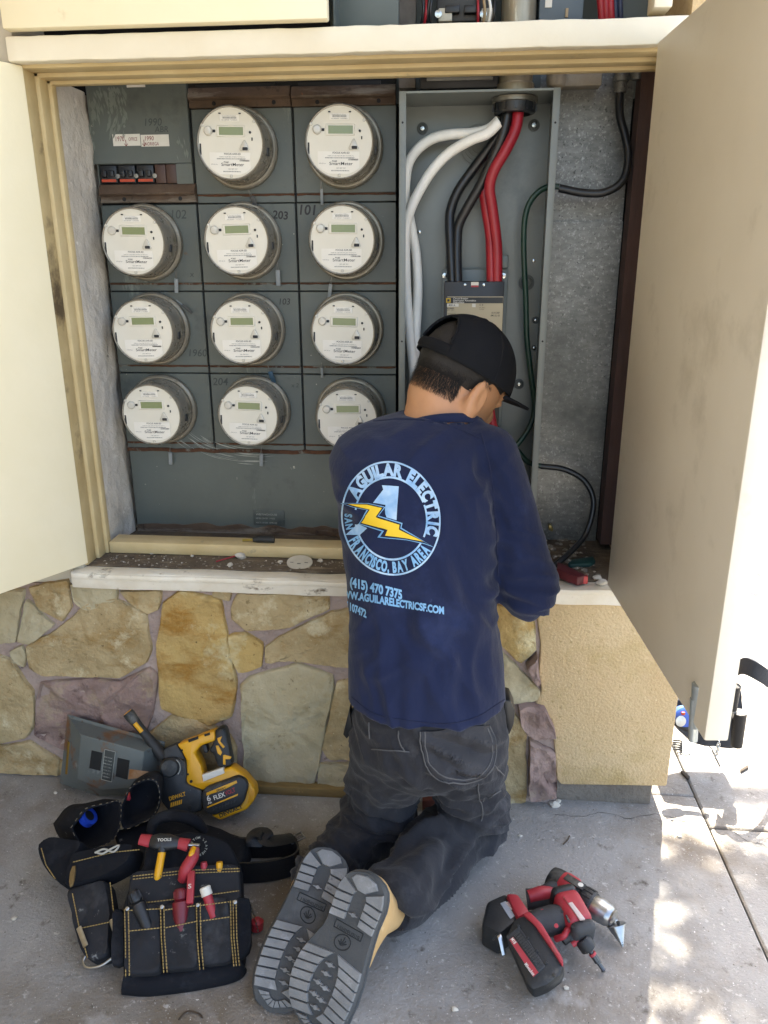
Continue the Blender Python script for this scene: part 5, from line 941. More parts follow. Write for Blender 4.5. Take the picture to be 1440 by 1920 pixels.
tube('tie_cord', [PLS(u, v, .042) for u, v in ZP((340, 285), (390, 265), (440, 280), (470, 245), (430, 262), (380, 290), (345, 282))], .0020, M('cord', 'A9A79E', rough=.8), rig, 7, 5)
# two open pouches behind, mouths facing the camera
def mouth(name, pts, pl, back, depth, wall=.007, seed=0):
    """open-mouthed pouch: outer skin from rim to a closed far end, inner skin darker by shade alone"""
    rim = crom([pl(u, v) for u, v in pts]+[pl(*pts[0])], 6)[:-1]; m = len(rim); c = sum(rim, ZERO)/m; back = Vector(back).normalized(); bm = bmesh.new(); R_ = []
    for f, d in ((.86, depth*.9), (.88, depth*.5), (.93, .012), (.955, -.002), (1.0, -.003), (1.05, .006), (1.03, depth*.5), (.86, depth*.95), (.4, depth)): R_.append([bm.verts.new(c+(p-c)*f+back*d+(p-c).normalized()*.004*noise.noise(p*25+Vector((seed, d*20, 0)))) for p in rim])
    for a, b in zip(R_, R_[1:]):
        for i in range(m): bm.faces.new((a[i], a[(i+1) % m], b[(i+1) % m], b[i]))
    bm.faces.new(R_[0]); bm.faces.new(R_[-1]); o = _fin(bm, name, m_canv, rig, smooth=True)
    bm = bmesh.new(); P = [c+(p-c)*1.02+pl.n*.0045 for p in rim]
    for i in range(0, m-1, 2): bm_tube(bm, [P[i], P[i].lerp(P[i+1], .8)], .0009, 5)
    tag(_fin(bm, 'stitching', M('grey_thread', '6E6656', rough=.8), rig), kind='stuff'); return o
PO1 = Plane(onZ(185, 1590, .06), Vector((.25, -.75, .62))); PO2 = Plane(onZ(265, 1560, .07), Vector((.1, -.8, .6)))
mouth('open_pouch', ZP((215, 150), (290, 50), (400, 20), (470, 10), (480, 80), (455, 190), (380, 245), (280, 262)), PO1, (-.75, .45, -.35), .11, seed=1)
mouth('open_pouch', ZP((480, 40), (530, -60), (600, -105), (670, -100), (690, -20), (670, 60), (620, 110), (500, 150)), PO2, (-.15, .9, -.25), .07, seed=6)
tube('bag_handle', [onZ(u, v, z) for u, v, z in ((283, 1560, .10), (290, 1540, .12), (315, 1530, .13), (350, 1533, .13), (372, 1545, .11), (385, 1560, .09))], [.010, .012, .013, .013, .012, .009], m_canv, rig, 10, 6)
pad('belt_pad', [onZ(u, v, .05) for u, v in ((210, 1560), (300, 1535), (390, 1545), (470, 1575), (450, 1640), (250, 1640))], (0, -.3, 1), -.045, .05, m_canv, rig, .006)
# belt strap loop with buckle
m_belt = m_leath
def strap(name, pts, w, mat, parent, th=.0025, n=8, upv=(0, 0, 1)): P = crom([Vector(p) for p in pts], n); bm = bmesh.new(); bm_tube(bm, P, 1.0, 8, True, (th, w/2), upv); return _fin(bm, name, mat, parent, auto=50)
strap('belt', [onZ(u, v, .028) for u, v in ((440, 1598), (480, 1604), (520, 1600), (548, 1600), (560, 1614), (550, 1630), (520, 1640), (480, 1642), (445, 1636))], .05, m_belt, rig, .0035, upv=(1, 0, .02)) if False else None
bt = [onZ(u, v, .030) for u, v in ((440, 1588), (490, 1590), (530, 1588), (553, 1594), (560, 1608), (548, 1622), (510, 1632), (470, 1636), (440, 1636))]
P = crom(bt, 8); bm = bmesh.new(); prv = None
for i, p in enumerate(P):
    t_ = (P[min(i+1, len(P)-1)]-P[max(i-1, 0)]).normalized(); s = t_.cross(Vector((0, 0, 1))).normalized(); q = [bm.verts.new(p+s*a+Vector((0, 0, b))) for a, b in ((-.0022, -.026), (.0022, -.026), (.0022, .026), (-.0022, .026))]
    if prv:
        for k in range(4): bm.faces.new((prv[k], prv[(k+1) % 4], q[(k+1) % 4], q[k]))
    prv = q
_fin(bm, 'belt', m_belt, rig, auto=40)
P = crom([onZ(u, v, z) for u, v, z in ((476, 1588, .055), (478, 1566, .075), (494, 1562, .075), (503, 1576, .068), (530, 1574, .06), (552, 1570, .05))], 6); bm = bmesh.new(); bm_tube(bm, P, 1, 8, True, (.018, .0025), (0, 0, 1)); _fin(bm, 'belt_tongue', m_belt, rig, auto=50)
bk_ = [onZ(u, v, .05) for u, v in ((540, 1574), (564, 1560), (572, 1570), (548, 1582))]; tube('buckle', bk_+[bk_[0]], .0022, m_chrome, rig, 8)
for f in (.35, .65): tube('buckle_prong', [bk_[0].lerp(bk_[3], f), bk_[1].lerp(bk_[2], f)], .0016, m_chrome, rig, 6)
rc = [(330+170*cos(a)*.001, 0) for a in (0,)]; cc = (375, 1585)
bm = bmesh.new(); ctr = ZP((900, 250))[0]
for k, ch in enumerate('CUSTOM LEATHERCRAFT'[:18]):
    if ch == ' ': continue
    a = radians(200-k*21); p = PLM(ctr[0]+12.5*cos(a), ctr[1]-14*sin(a), .0085); q = PLM(ctr[0]+14*cos(a), ctr[1]-16*sin(a), .0085); ey = (q-p).normalized(); bm_text(bm, ch, p, ey.cross(PLM.n), ey, .0045, .01)
tag(_fin_keep(bm, 'patch_lettering', m_scr, rig), kind='stuff')
# tools stuck in the pouch
def ztool(name, label, cat, at): return thing(name, label, cat, at, 'hand tools in the pouch')
tp = lambda x, y, off: PLM(*ZP((x, y))[0], off)
t = ztool('hex_key', 'T-handle hex key with black and red grip and yellow sleeve', 'hex key', tp(690, 380, .03))
tube('handle', [tp(640, 222, .034), tp(680, 225, .036), tp(735, 228, .036), tp(790, 232, .034)], [.011, .016, .016, .011], m_blk, t, 14, 5, flat=(1, .62), upv=PLM.n)
for a, b in (((583, 212), (640, 222)), ((790, 232), (846, 245))): tube('grip_end', [tp(*a, .034), tp(*b, .034)], [.0105, .0125], m_red, t, 14, flat=(1, .62), upv=PLM.n)
tube('neck', [tp(705, 235, .034), tp(702, 285, .032)], [.013, .008], m_blk, t, 12); tube('sleeve', [tp(702, 282, .032), tp(682, 395, .022), tp(678, 440, .01)], .0075, m_yel, t, 12, 5); tube('tip', [tp(846, 242, .034), tp(905, 246, .034)], .0036, m_chrome, t, 8)
ptext('grip_print', [('TOOLS', *ZP((676, 224))[0], *ZP((752, 220))[0], .0055, .01)], PLM, .0475, m_paper, t)
t = ztool('insulated_pliers', 'red and yellow insulated handle standing highest in the pouch', 'pliers', tp(850, 450, .03))
tube('handle', [tp(880, 262, .04), tp(868, 310, .042), tp(830, 375, .038), tp(815, 430, .02)], [.009, .0115, .012, .010], m_red, t, 12, 6); tube('yellow_inlay', [tp(876, 258, .0465), tp(862, 290, .05), tp(850, 312, .0475)], [.005, .006, .003], m_yel, t, 10, 5)
t = ztool('pencil_tester', 'flat red marked tool with white lettering in the middle pocket', 'tester', tp(850, 520, .04)); pplate('case', PLM, ZP((838, 382), (880, 376), (870, 556), (830, 560)), .044, .012, m_red, t, .003); ptext('mark', [('S', *ZP((842, 478))[0], *ZP((860, 476))[0], .008, .01)], PLM, .0445, m_paper, t)
for nm, lb, (x0, y0), (x1, y1), r, mt, mt2 in (('nut_driver', 'fluted black screwdriver handle in the end pocket', (545, 490), (585, 590), .0105, m_blk, None), ('screwdriver', 'dark red fluted screwdriver handle in the centre pocket', (798, 478), (802, 580), .0115, M('dark_red', '6E1824', '5A121C', 14, .4), None), ('marker_pen', 'red marker pen with white cap in the front pocket', (932, 468), (955, 545), .0105, m_paper, m_red)):
    t = ztool(nm, lb, 'marker' if mt2 else 'screwdriver', tp(x1, y1, .03)); a = tp(x0, y0, .040); b = tp(x1, y1, .032); ax_ = (b-a).normalized(); L_ = (b-a).length
    if mt2: lathe('cap', [(r*.8, 0), (r, .002), (r, L_*.62)], a, ax_, mt, t, 16); lathe('barrel', [(r*.85, L_*.62), (r*.85, L_+.03)], a, ax_, mt2, t, 16)
    else:
        bm = bmesh.new(); bm_lathe(bm, [(r*.75, 0), (r*.95, .003), (r, .008), (r, L_*.55), (r*.8, L_*.62), (r*1.3, L_*.72), (r*1.35, L_*.95), (r, L_+.04)], a, ax_, 16)
        for k in range(8): s_ = ax_.orthogonal().normalized(); s_.rotate(Matrix.Rotation(2*pi*k/8, 3, ax_)); bm_tube(bm, [a+ax_*.004+s_*r*.95, a+ax_*L_*.5+s_*r*.95], r*.16, 6)
        _fin(bm, 'handle', mt, t, auto=40)
for lb, x, mt in (('small red grip tip behind the middle pocket', 928, m_red), ('small orange grip tip behind the middle pocket', 1012, m_yel)): t = ztool('pliers', lb, 'pliers', tp(x, 360, .01)); tube('grip', [tp(x, 335, .022), tp(x+2, 400, .010)], [.006, .0095], mt, t, 10)
t = ztool('tape_roll', 'blue electrical tape roll inside the open pouch', 'tape', PO1(*ZP((305, 95))[0], -.03)); c = PO1(*ZP((300, 92))[0], -.025); lathe('roll', [(.012, -.007), (.021, -.007), (.021, .007), (.012, .007), (.012, -.007)], c, (.75, .1, .65), M('blue_tape', '1F45B0', '1A3A98', 20, .3), t, 24); lathe('core', [(.011, -.0065), (.0119, -.0065), (.0119, .0065), (.011, .0065)], c, (.75, .1, .65), m_blk, t, 20)
t = ztool('wire_connector', 'orange wire connector inside the pouch against the grey cover', 'connector', PO2(*ZP((520, 0))[0], -.02)); c = PO2(*ZP((520, -15))[0], -.012); box('body', c, (.009, .008, .014), m_red, t, bev=.002); box('cap', c+Vector((0, 0, .009)), (.008, .007, .005), MATS['orange_plastic'], t, bev=.001)
t = thing('keychain', 'small red fob on a chain beside the pouch', 'fob', onZ(480, 1735, 0)); lathe('fob', [(.004, 0), (.012, .004), (.013, .020), (.006, .026)], onZ(482, 1745, .002), (0, .2, 1), m_red, t, 14)
for k in range(9): lathe('link', [(.0022, -.0008), (.0032, 0), (.0022, .0008)], PLM(*ZP((1180+k*5, 560+k*18))[0], .01-.003*k), (1, k % 2, .3), m_chrome, t, 8)
# ------------------------------------------------------------------ grey steel cover plate leaning on the wall
ZC = zz(60, 1300, 2.667)
m_cov = M('cover_grey', '5E6462', '535957', 6, .5, layers=[('6B4A30', 12, .55, .64), ('4A3020', 20, .61, .68), ('8A8F8C', 9, .66, .74), ('33302C', 16, .64, .72)])
cv = thing('cover_plate', 'rusty grey steel breaker cover with two square openings leaning by the wall', 'cover plate', onZ(215, 1490, 0))
PC = plane3(onZ(130, 1474, .012), onZ(298, 1496, .012), onY(135, 1345, 1.565))
oc = [PC(u, v) for u, v in ZC((178, 105), (665, 243), (640, 500), (335, 515), (140, 450))]; fl_ = [PC(u, v, .012) for u, v in ZC((182, 112), (655, 246), (632, 492), (338, 508), (150, 446))]
ic = [PC(u, v, .040) for u, v in ZC((240, 205), (520, 275), (590, 300), (570, 480), (340, 500), (215, 440))]
def loft(name, rings, mat, parent, cap=True, auto=30):
    bm = bmesh.new(); R_ = [[bm.verts.new(p) for p in r] for r in rings]; m = len(R_[0])
    for a, b in zip(R_, R_[1:]):
        for i in range(m): bm.faces.new((a[i], a[(i+1) % m], b[(i+1) % m], b[i]))
    if cap: bm.faces.new(R_[-1]); bm.faces.new(R_[0][::-1])
    return _fin(bm, name, mat, parent, auto=auto)
o5 = [PC(u, v, -.012) for u, v in ZC((178, 105), (665, 243), (640, 500), (335, 515), (140, 450))]; f5 = [PC(u, v, .008) for u, v in ZC((178, 105), (665, 243), (640, 500), (335, 515), (140, 450))]; g5 = [PC(u, v, .012) for u, v in ZC((190, 125), (645, 254), (622, 488), (338, 503), (165, 443))]; h5 = [PC(u, v, .055) for u, v in ZC((240, 205), (560, 290), (545, 470), (345, 485), (222, 430))]; h6 = [PC(u, v, .057) for u, v in ZC((250, 218), (550, 298), (536, 462), (345, 477), (232, 424))]
loft('pan', [o5, f5, g5, h5, h6], m_cov, cv)
for q in (((298, 285), (352, 298), (342, 388), (286, 374)), ((428, 322), (488, 336), (476, 432), (418, 415))): pplate('opening', PC, ZC(*q), .0578, .004, m_dark, cv, 0)
lb = pplate('rating_label', PC, ZC((364, 280), (417, 293), (398, 443), (347, 430)), .0584, .001, M('label_dark', '3C4140', '343938', 30, .5), cv, .0003)
bm = bmesh.new()
fr = [PC(u, v, .0588) for u, v in ZC((364, 280), (417, 293), (398, 443), (347, 430))]
for i in range(4): bm_tube(bm, [fr[i], fr[(i+1) % 4]], .0007, 5)
tag(_fin(bm, 'label_border', m_scr, lb), kind='stuff'); ptext('label_print', [(s, *ZC((362-i*2.2, 320+i*16))[0], *ZC((402-i*2.2, 330+i*16))[0], .0032, .004) for i, s in enumerate(('METER', '125 AMP', 'MAIN', '120 240', 'VOLTS', 'AC', 'NEMA'))], PC, .0590, m_scr, lb)
pplate('rust_patch', PC, ZC((488, 380), (582, 392), (578, 415), (520, 425), (480, 430)), .0582, .001, M('rust_orange', '9A6A3E', 'B9A489', 22, .9), cv, 0)
tube('side_rail', [PC(*ZC((190, 240))[0], .014), PC(*ZC((178, 400))[0], .014)], .006, M('brass_edge', '8F7028', '6E5220', 16, .5, metal=.4), cv, 8)
# ------------------------------------------------------------------ yellow rotary hammer
ham = thing('rotary_hammer', 'yellow and black cordless rotary hammer propped behind the tool belt', 'power drill', onZ(410, 1530, 0))
PD = plane3(onZ(385, 1530, .02), onZ(440, 1528, .02), onY(425, 1375, 1.53))
m_blk2 = M('tool_black', '26282A', '1D1F20', 16, .55, bump=.2, bscale=200, layers=[('55544F', 14, .58, .72), ('7A776F', 60, .68, .75)])
D_ = lambda nm, off, th, mt, *p, bev=.005, par=None: pplate(nm, PD, ZC(*p), off, th, mt, par or ham, bev)
D_('gear_case', .026, .05, m_rub2, (655, 280), (722, 254), (752, 300), (770, 335), (700, 330), (660, 340), bev=.006)
fr_ = D_('frame', .030, .06, m_yel, (722, 256), (790, 232), (912, 184), (916, 240), (845, 262), (812, 300), (846, 360), (858, 425), (930, 390), (1000, 368), (1060, 410), (1112, 470), (1060, 470), (850, 485), (790, 470), (765, 445), (772, 340), (745, 285), bev=.006)
D_('grip', .024, .048, m_blk2, (912, 186), (945, 166), (968, 176), (985, 270), (1003, 362), (955, 374), (925, 372), (905, 300), (880, 292), (906, 248), bev=.008)
D_('grip_inlay', .0265, .004, m_yel, (918, 262), (932, 262), (950, 295), (942, 312), (928, 300), bev=.001); D_('grip_inlay', .0265, .004, m_yel, (955, 310), (962, 308), (998, 318), (990, 330), (966, 330), (968, 358), (955, 356), bev=.001); D_('grip_inlay', .0265, .004, m_yel, (925, 225), (950, 215), (940, 240), (965, 268), (955, 275), (930, 245), bev=.001)
D_('trigger', .016, .03, m_blk2, (846, 255), (872, 258), (880, 298), (860, 300), bev=.003)
D_('motor_housing', .036, .07, m_blk2, (640, 420), (655, 330), (700, 318), (765, 335), (776, 400), (768, 450), (852, 486), (852, 590), (748, 612), (688, 600), (642, 545), bev=.008)
lathe('mode_dial', [(.021, 0), (.021, .004), (.018, .008), (.010, .009), (.001, .009)], PD(*ZC((690, 372))[0], .036), PD.n, m_blk2, ham, 28)
for k in range(3): tube('dial_mark', [PD(*ZC((690+(52+k*9)*cos(a), 372-(50+k*8)*sin(a)))[0], .0365) for a in np.linspace(-.7, .9, 8)], .0012, m_rub2 if k else m_scr, ham, 6)
ptext('brand_print', [('DEWALT', *ZC((688, 537))[0], *ZC((770, 510))[0], .0085, .03)], PD, .0366, m_yel, ham); ptext('model_print', [('XR', *ZC((674, 300))[0], *ZC((700, 290))[0], .008, .01)], PD, .0268, m_blk2, ham)
for k in range(6): D_('vent', .0368, .002, m_yel, (694+k*10, 548-k*3), (700+k*10, 546-k*3), (698+k*10, 568-k*3), (692+k*10, 570-k*3), bev=0)
for x, y, r in ((796, 440, .0035), (750, 285, .0025), (780, 405, .0025), (790, 572, .0045)): lathe('screw_hole', [(r, 0), (r, .001), (.0003, .001)], PD(*ZC((x, y))[0], .0302 if y < 500 else .0362), PD.n, m_dark, ham, 10)
for q in (((780, 232), (830, 214), (832, 228), (784, 246)), ((860, 205), (888, 196), (890, 208), (864, 216))): D_('vent_slot', .0308, .002, m_dark, *q, bev=0)
D_('white_sticker', .034, .02, m_paper, (850, 408), (955, 372), (962, 400), (856, 442), bev=.001)
bt_ = thing('battery', 'black and yellow slide battery on the rotary hammer', 'battery') if False else None
D_('battery', .046, .085, m_blk2, (846, 500), (868, 470), (1030, 412), (1066, 430), (1082, 462), (1060, 545), (1035, 570), (905, 612), (866, 600), (850, 570), bev=.006)
D_('battery_shell', .030, .07, m_yel, (1030, 420), (1078, 440), (1112, 478), (1118, 525), (1075, 582), (940, 636), (895, 612), (1040, 560), (1070, 480), bev=.005)
for k in range(4): D_('shell_rib', .0325, .03, m_yel, (1084+k*8, 470+k*6), (1090+k*8, 474+k*6), (1082+k*8, 548-k*2), (1076+k*8, 550-k*2), bev=.001)
D_('battery_panel', .0475, .002, m_yel, (872, 498), (1022, 436), (1026, 448), (960, 482), (872, 512), bev=.0003); D_('battery_panel', .0475, .002, m_yel, (874, 568), (1030, 502), (1028, 512), (876, 574), bev=.0003)
ptext('battery_print', [('FLEX', *ZC((912, 534))[0], *ZC((968, 513))[0], .0098, .025), ('6', *ZC((878, 541))[0], *ZC((896, 535))[0], .0125, .02), ('Ah', *ZC((880, 556))[0], *ZC((900, 549))[0], .005, .02)], PD, .0475, m_paper, ham); ptext('battery_print', [('VOLT', *ZC((969, 512))[0], *ZC((1019, 491))[0], .0098, .02)], PD, .0475, m_red, ham); ptext('battery_print', [('DEWALT', *ZC((925, 492))[0], *ZC((970, 477))[0], .0048, .02)], PD, .0483, m_blk2, ham); ptext('battery_print', [('DEWALT', *ZC((940, 622))[0], *ZC((1055, 572))[0], .0085, .03)], PD, .0308, m_blk2, ham)
for k in range(8): tube('battery_rib', [PD(*ZC((905+k*15, 588-k*6))[0], .0465), PD(*ZC((910+k*15, 578-k*6))[0], .0465)], .0016, m_rub2, ham, 6)
hs, he = PD(*ZC((478, 95))[0], -.01), PD(*ZC((575, 215))[0], -.02); dh = (he-hs).normalized()
sh = tube('side_handle', [hs, hs+dh*.012, hs.lerp(he, .5), he], [.0125, .0135, .011, .010], m_blk2, ham, 16); lathe('handle_end', [(.0075, -.0012), (.011, 0), (.0125, .004)], hs, dh, m_yel, sh, 18); tube('grip_inlay', [hs.lerp(he, .42)+PD.n*.0085, hs.lerp(he, .78)+PD.n*.0075], .0058, m_yel, sh, 8)
tube('handle_clamp', [he-dh*.01, PD(*ZC((660, 320))[0], -.02)], [.010, .016], m_blk2, ham, 12)
# ------------------------------------------------------------------ two red cordless drills on the concrete
ZD = zz(860, 1580, 4.235)
def gz(x, y, z): return onZ(*ZD((x, y))[0], z)
def slabbox(name, quad, z0, z1, mat, parent, bev=.004, grow=.0):
    return prism(name, [gz(x, y, z1) for x, y in quad], (0, 0, z0-z1), mat, parent, bev=bev)
dA = thing('cordless_drill', 'red cordless drill with chrome chuck and stepped cone bit lying on concrete', 'power drill', gz(820, 520, 0), 'red cordless drills')
a, b = gz(740, 300, .045), gz(950, 430, .045); ax_ = (b-a).normalized(); Lm = (b-a).length
lathe('motor_cap', [(.018, -.006), (.027, -.002), (.030, .010), (.030, .022)], a, ax_, m_blk2, dA, 26); lathe('motor_body', [(.030, .0225), (.0315, .03), (.031, Lm*.8), (.026, Lm*.95)], a, ax_, m_red, dA, 28)
s_ = Vector((0, 0, 1)); lb = prism('side_label', [a+ax_*t+s_*.0318+ax_.cross(s_)*w for t, w in ((.03, -.008), (.03, .009), (.072, .009), (.072, -.008))], (0, 0, -.004), m_blk2, dA, bev=.0004); lathe('badge', [(.0055, 0), (.0055, .0004), (.0003, .0005)], a+ax_*.064+s_*.0319, (0, 0, 1), m_paper, lb, 16)
lathe('gear_collar', [(.026, 0), (.0265, .006), (.024, .012)], b-ax_*.005, ax_, m_rub2, dA, 24)
bm = bmesh.new(); c0 = b+ax_*.006; bm_lathe(bm, [(.024, 0), (.0265, .003), (.0265, .024), (.024, .028)], c0, ax_, 28)
for k in range(14): s_ = ax_.orthogonal().normalized(); s_.rotate(Matrix.Rotation(2*pi*k/14, 3, ax_)); bm_tube(bm, [c0+s_*.026+ax_*.003, c0+s_*.026+ax_*.024], .0022, 6)
_fin(bm, 'clutch_ring', m_blk2, dA, auto=40)
lathe('chuck', [(.0225, .028), (.0225, .048), (.0215, .050), (.0215, .058), (.0185, .066), (.0165, .068), (.0165, .072), (.008, .076)], c0, ax_, m_chrome, dA, 28)
tipA = gz(1305, 832, .006); sA = c0+ax_*.074; ab = (tipA-sA).normalized(); Lb = (tipA-sA).length
lathe('bit_shank', [(.0055, 0), (.0055, Lb*.16)], sA, ab, m_chrome, dA, 8)
pr_ = [(.006, Lb*.15)]
for k in range(10): r_ = .0175*(1-k/10)+.0008; pr_ += [(r_, Lb*(.17+.079*k)), (r_, Lb*(.17+.079*k+.07))]
lathe('step_bit', pr_+[(.0004, Lb)], sA, ab, m_chrome, dA, 20); tube('flute', [sA+ab*(Lb*.2)+Vector((0, -.006, .015)), tipA+Vector((0, 0, .002))], [.0035, .0008], m_blk2, dA, 6)
tube('handle', [a.lerp(b, .42)+Vector((-.01, -.005, 0)), gz(640, 440, .045), gz(540, 450, .042)], [.024, .020, .021], m_rub2, dA, 14, 6, flat=(.85, 1), upv=(0, 0, 1)); tube('handle_inlay', [gz(760, 392, .052), gz(650, 405, .058), gz(555, 430, .055)], [.012, .014, .012], m_red, dA, 10, 5)
slabbox('battery_foot', ((375, 395), (470, 400), (565, 540), (470, 590)), .012, .070, m_red, dA, .006)
slabbox('battery', ((225, 460), (375, 395), (500, 580), (330, 720), (185, 640)), .004, .060, m_blk2, dA, .007)
pA = Plane(gz(380, 520, .0605), (0, 0, 1)); pplate('battery_label', pA, ZD((330, 480), (375, 462), (445, 580), (410, 605)), .001, .002, M('label_silver', '9FA6AE', '8A929B', 20, .4), dA, .0003); pplate('battery_badge', pA, ZD((370, 475), (395, 468), (436, 520), (420, 530)), .0018, .001, m_paper, dA, 0); ptext('badge_print', [('XC5.0', *ZD((378, 478))[0], *ZD((424, 526))[0], .006, .01)], pA, .0024, m_red, dA)
pA2 = Plane(gz(290, 660, .04), (-.45, -.62, .5))
dB = thing('impact_driver', 'red cordless impact driver with large black battery and short bit', 'power drill', gz(700, 850, 0), 'red cordless drills')
a, b = gz(830, 430, .072), gz(1000, 740, .062); ax_ = (b-a).normalized(); Lm = (b-a).length; sd_ = ax_.cross(Vector((0, 0, 1))).normalized()
hb = basis(ax_, (0, 0, 1))
bm = bmesh.new(); bm_box(bm, a.lerp(b, .42), (Lm*.84, .050, .052), hb, .014, 4); _fin(bm, 'motor_body', m_red, dB, auto=40)
bm = bmesh.new(); bm_box(bm, a-ax_*.002, (.022, .046, .05), hb, .010, 3); _fin(bm, 'motor_cap', m_blk2, dB, auto=40)
bm = bmesh.new(); bm_box(bm, a.lerp(b, .90), (Lm*.30, .047, .048), hb, .012, 3); _fin(bm, 'gear_nose', m_rub2, dB, auto=40)
P = Plane(a+Vector((0, 0, .027)), (Vector((0, 0, 1))-ax_*ax_.z)); lb = pplate('side_label', P, ZD((832, 425), (862, 418), (1005, 605), (965, 612)), .0008, .003, M('label_pale', 'C9B9B2', 'BDAAA4', 30, .5), dB, .0003); pplate('label_band', P, ZD((832, 425), (862, 418), (900, 468), (868, 478)), .0014, .001, m_red, lb, 0)
for x, y in ((905, 668), (820, 548)): lathe('screw_hole', [(.003, 0), (.003, .0008), (.0003, .0009)], P(*ZD((x, y))[0], .0002), P.n, m_dark, dB, 10)
pplate('direction_switch', P, ZD((845, 570), (862, 572), (890, 625), (872, 628)), .002, .004, m_blk2, dB, .001)
tube('handle', [a.lerp(b, .35)+Vector((-.005, -.01, -.008)), gz(735, 620, .058), gz(620, 640, .060), gz(560, 700, .058)], [.026, .029, .024, .022], m_rub2, dB, 16, 6, flat=(.9, 1), upv=(0, 0, 1))
for x, y, z in ((665, 545, .082), (775, 660, .088)): lathe('grip_screw', [(.004, 0), (.004, .001), (.001, .0012)], gz(x, y, z), (0, -.5, .86), m_red, dB, 10)
tube('trigger_guard', [gz(770, 765, .05), gz(835, 740, .062), gz(870, 690, .066), gz(930, 715, .062), gz(950, 770, .055), gz(900, 810, .048)], .0058, m_red, dB, 10, 6); tube('trigger', [gz(825, 780, .05), gz(880, 740, .055), gz(905, 780, .05)], [.009, .011, .009], m_blk2, dB, 10, 5)
c0 = gz(1005, 800, .050); tipB = gz(1160, 1028, .006); ab = (tipB-c0).normalized(); Lb = (tipB-c0).length
lathe('collet', [(.013, -.012), (.0155, -.008), (.0155, .010), (.011, .013)], c0, ab, m_blk2, dB, 20); lathe('bit', [(.0045, .012), (.0045, .022), (.0065, .024), (.0065, Lb-.022), (.004, Lb-.02), (.004, Lb-.006), (.0055, Lb-.004), (.001, Lb)], c0, ab, M('bit_steel', '5A5C5E', '45474A', 20, .35, metal=.8), dB, 8); lathe('bit_band', [(.0068, .020), (.0068, .0245)], c0, ab, m_red, dB, 10)
# tilted battery pack
pB = plane3(gz(400, 770, .075), gz(590, 1060, .055), gz(800, 990, .068))
pplate('battery', pB, ZD((372, 742), (450, 600), (560, 560), (640, 640), (835, 965), (810, 1050), (700, 1130), (590, 1172), (540, 1120)), 0, .050, m_blk2, dB, .005)
pplate('battery_foot', pB, ZD((500, 560), (560, 540), (660, 640), (830, 920), (825, 985), (740, 850), (600, 650)), .006, .040, m_red, dB, .004)
pplate('battery_plate', pB, ZD((372, 742), (480, 660), (690, 980), (590, 1075)), .0035, .006, m_rub2, dB, .003)
lb = pplate('warning_label', pB, ZD((402, 770), (490, 700), (680, 968), (592, 1065)), .0045, .002, M('label_black', '1A1B1D', '151618', 30, .5, layers=[('55565A', 300, .6, .66)]), dB, .0003); pplate('label_band', pB, ZD((402, 770), (432, 748), (634, 1030), (592, 1065)), .0052, .001, m_red, lb, 0)
ptext('band_print', [('Milwaukee', *ZD((520, 968))[0], *ZD((590, 1058))[0], .006, .012), ('M18', *ZD((412, 768))[0], *ZD((440, 808))[0], .006, .02)], pB, .0058, m_paper, lb)
bm = bmesh.new()
for i in range(9):
    for j in range(14): u, v = ZD((446+i*4.6+j*13.6, 742-i*4.0+j*18.4))[0]; c = pB(u, v, .0054); bm_box(bm, c, (.0035, .0007, .0003), basis((pB(u+2, v+2.7, .0054)-c), pB.n))
tag(_fin(bm, 'fine_print', m_txg, lb), kind='stuff')
for k in range(5): pplate('battery_rib', pB, ZD((455+k*72, 655+k*98), (475+k*72, 640+k*98), (490+k*72, 662+k*98), (470+k*72, 678+k*98)), .003, .008, m_blk2, dB, .001)
tube('belt_clip', [gz(280, 765, .055), gz(322, 735, .075), gz(362, 890, .05)], .0045, m_chrome, dB, 8, 5, flat=(1, .35), upv=(0, 0, 1))
# ------------------------------------------------------------------ second tool belt behind the open door
def gp(u, v, z): return onZ(u, v, z)
rb = thing('tool_belt', 'black leather tool belt sitting in the sun behind the open door', 'tool belt', gp(1340, 1400, 0))
YB = 1.72
bm = bmesh.new(); c = onY(1430, 1275, YB)
P = crom([onY(u, v, y) for u, v, y in ((1372, 1262, YB), (1395, 1248, YB-.03), (1425, 1262, YB-.05), (1455, 1285, YB-.02), (1470, 1300, YB+.06))], 6); prv = None
for i, p in enumerate(P):
    t_ = (P[min(i+1, len(P)-1)]-P[max(i-1, 0)]).normalized(); s = t_.cross(Vector((0, 0, 1))).normalized(); q = [bm.verts.new(p+s*x+Vector((0, 0, z))) for x, z in ((-.003, -.022), (.003, -.022), (.003, .022), (-.003, .022))]
    if prv:
        for k in range(4): bm.faces.new((prv[k], prv[(k+1) % 4], q[(k+1) % 4], q[k]))
    prv = q
m_bl = M('blue_black_leather', '2A303B', '1E232C', 12, .55, bump=.3, bscale=160)
_fin(bm, 'belt', m_bl, rb, auto=40)
pad('pouch', [onY(u, v, YB) for u, v in ((1262, 1312), (1320, 1300), (1392, 1290), (1395, 1340), (1380, 1408), (1300, 1398), (1264, 1365))], (0, -1, .1), -.06, .06, m_bl, rb, .006)
for u, v0, v1, r in ((1381, 1335, 1398, .017), (1372, 1285, 1330, .014)): tube('tool_sheath', [onY(u+6, v0, YB-.05), onY(u, v1, YB-.05)], [r, r*.8], m_leath, rb, 12)
tube('pouch_rim', [onY(u, v, YB-.055) for u, v in ((1262, 1352), (1290, 1366), (1320, 1366), (1345, 1360))], .008, m_leath, rb, 8, 5)
tube('steel_shaft', [onY(1374, 1330, YB-.05), onY(1380, 1352, YB-.05)], .007, m_chrome, rb, 10)
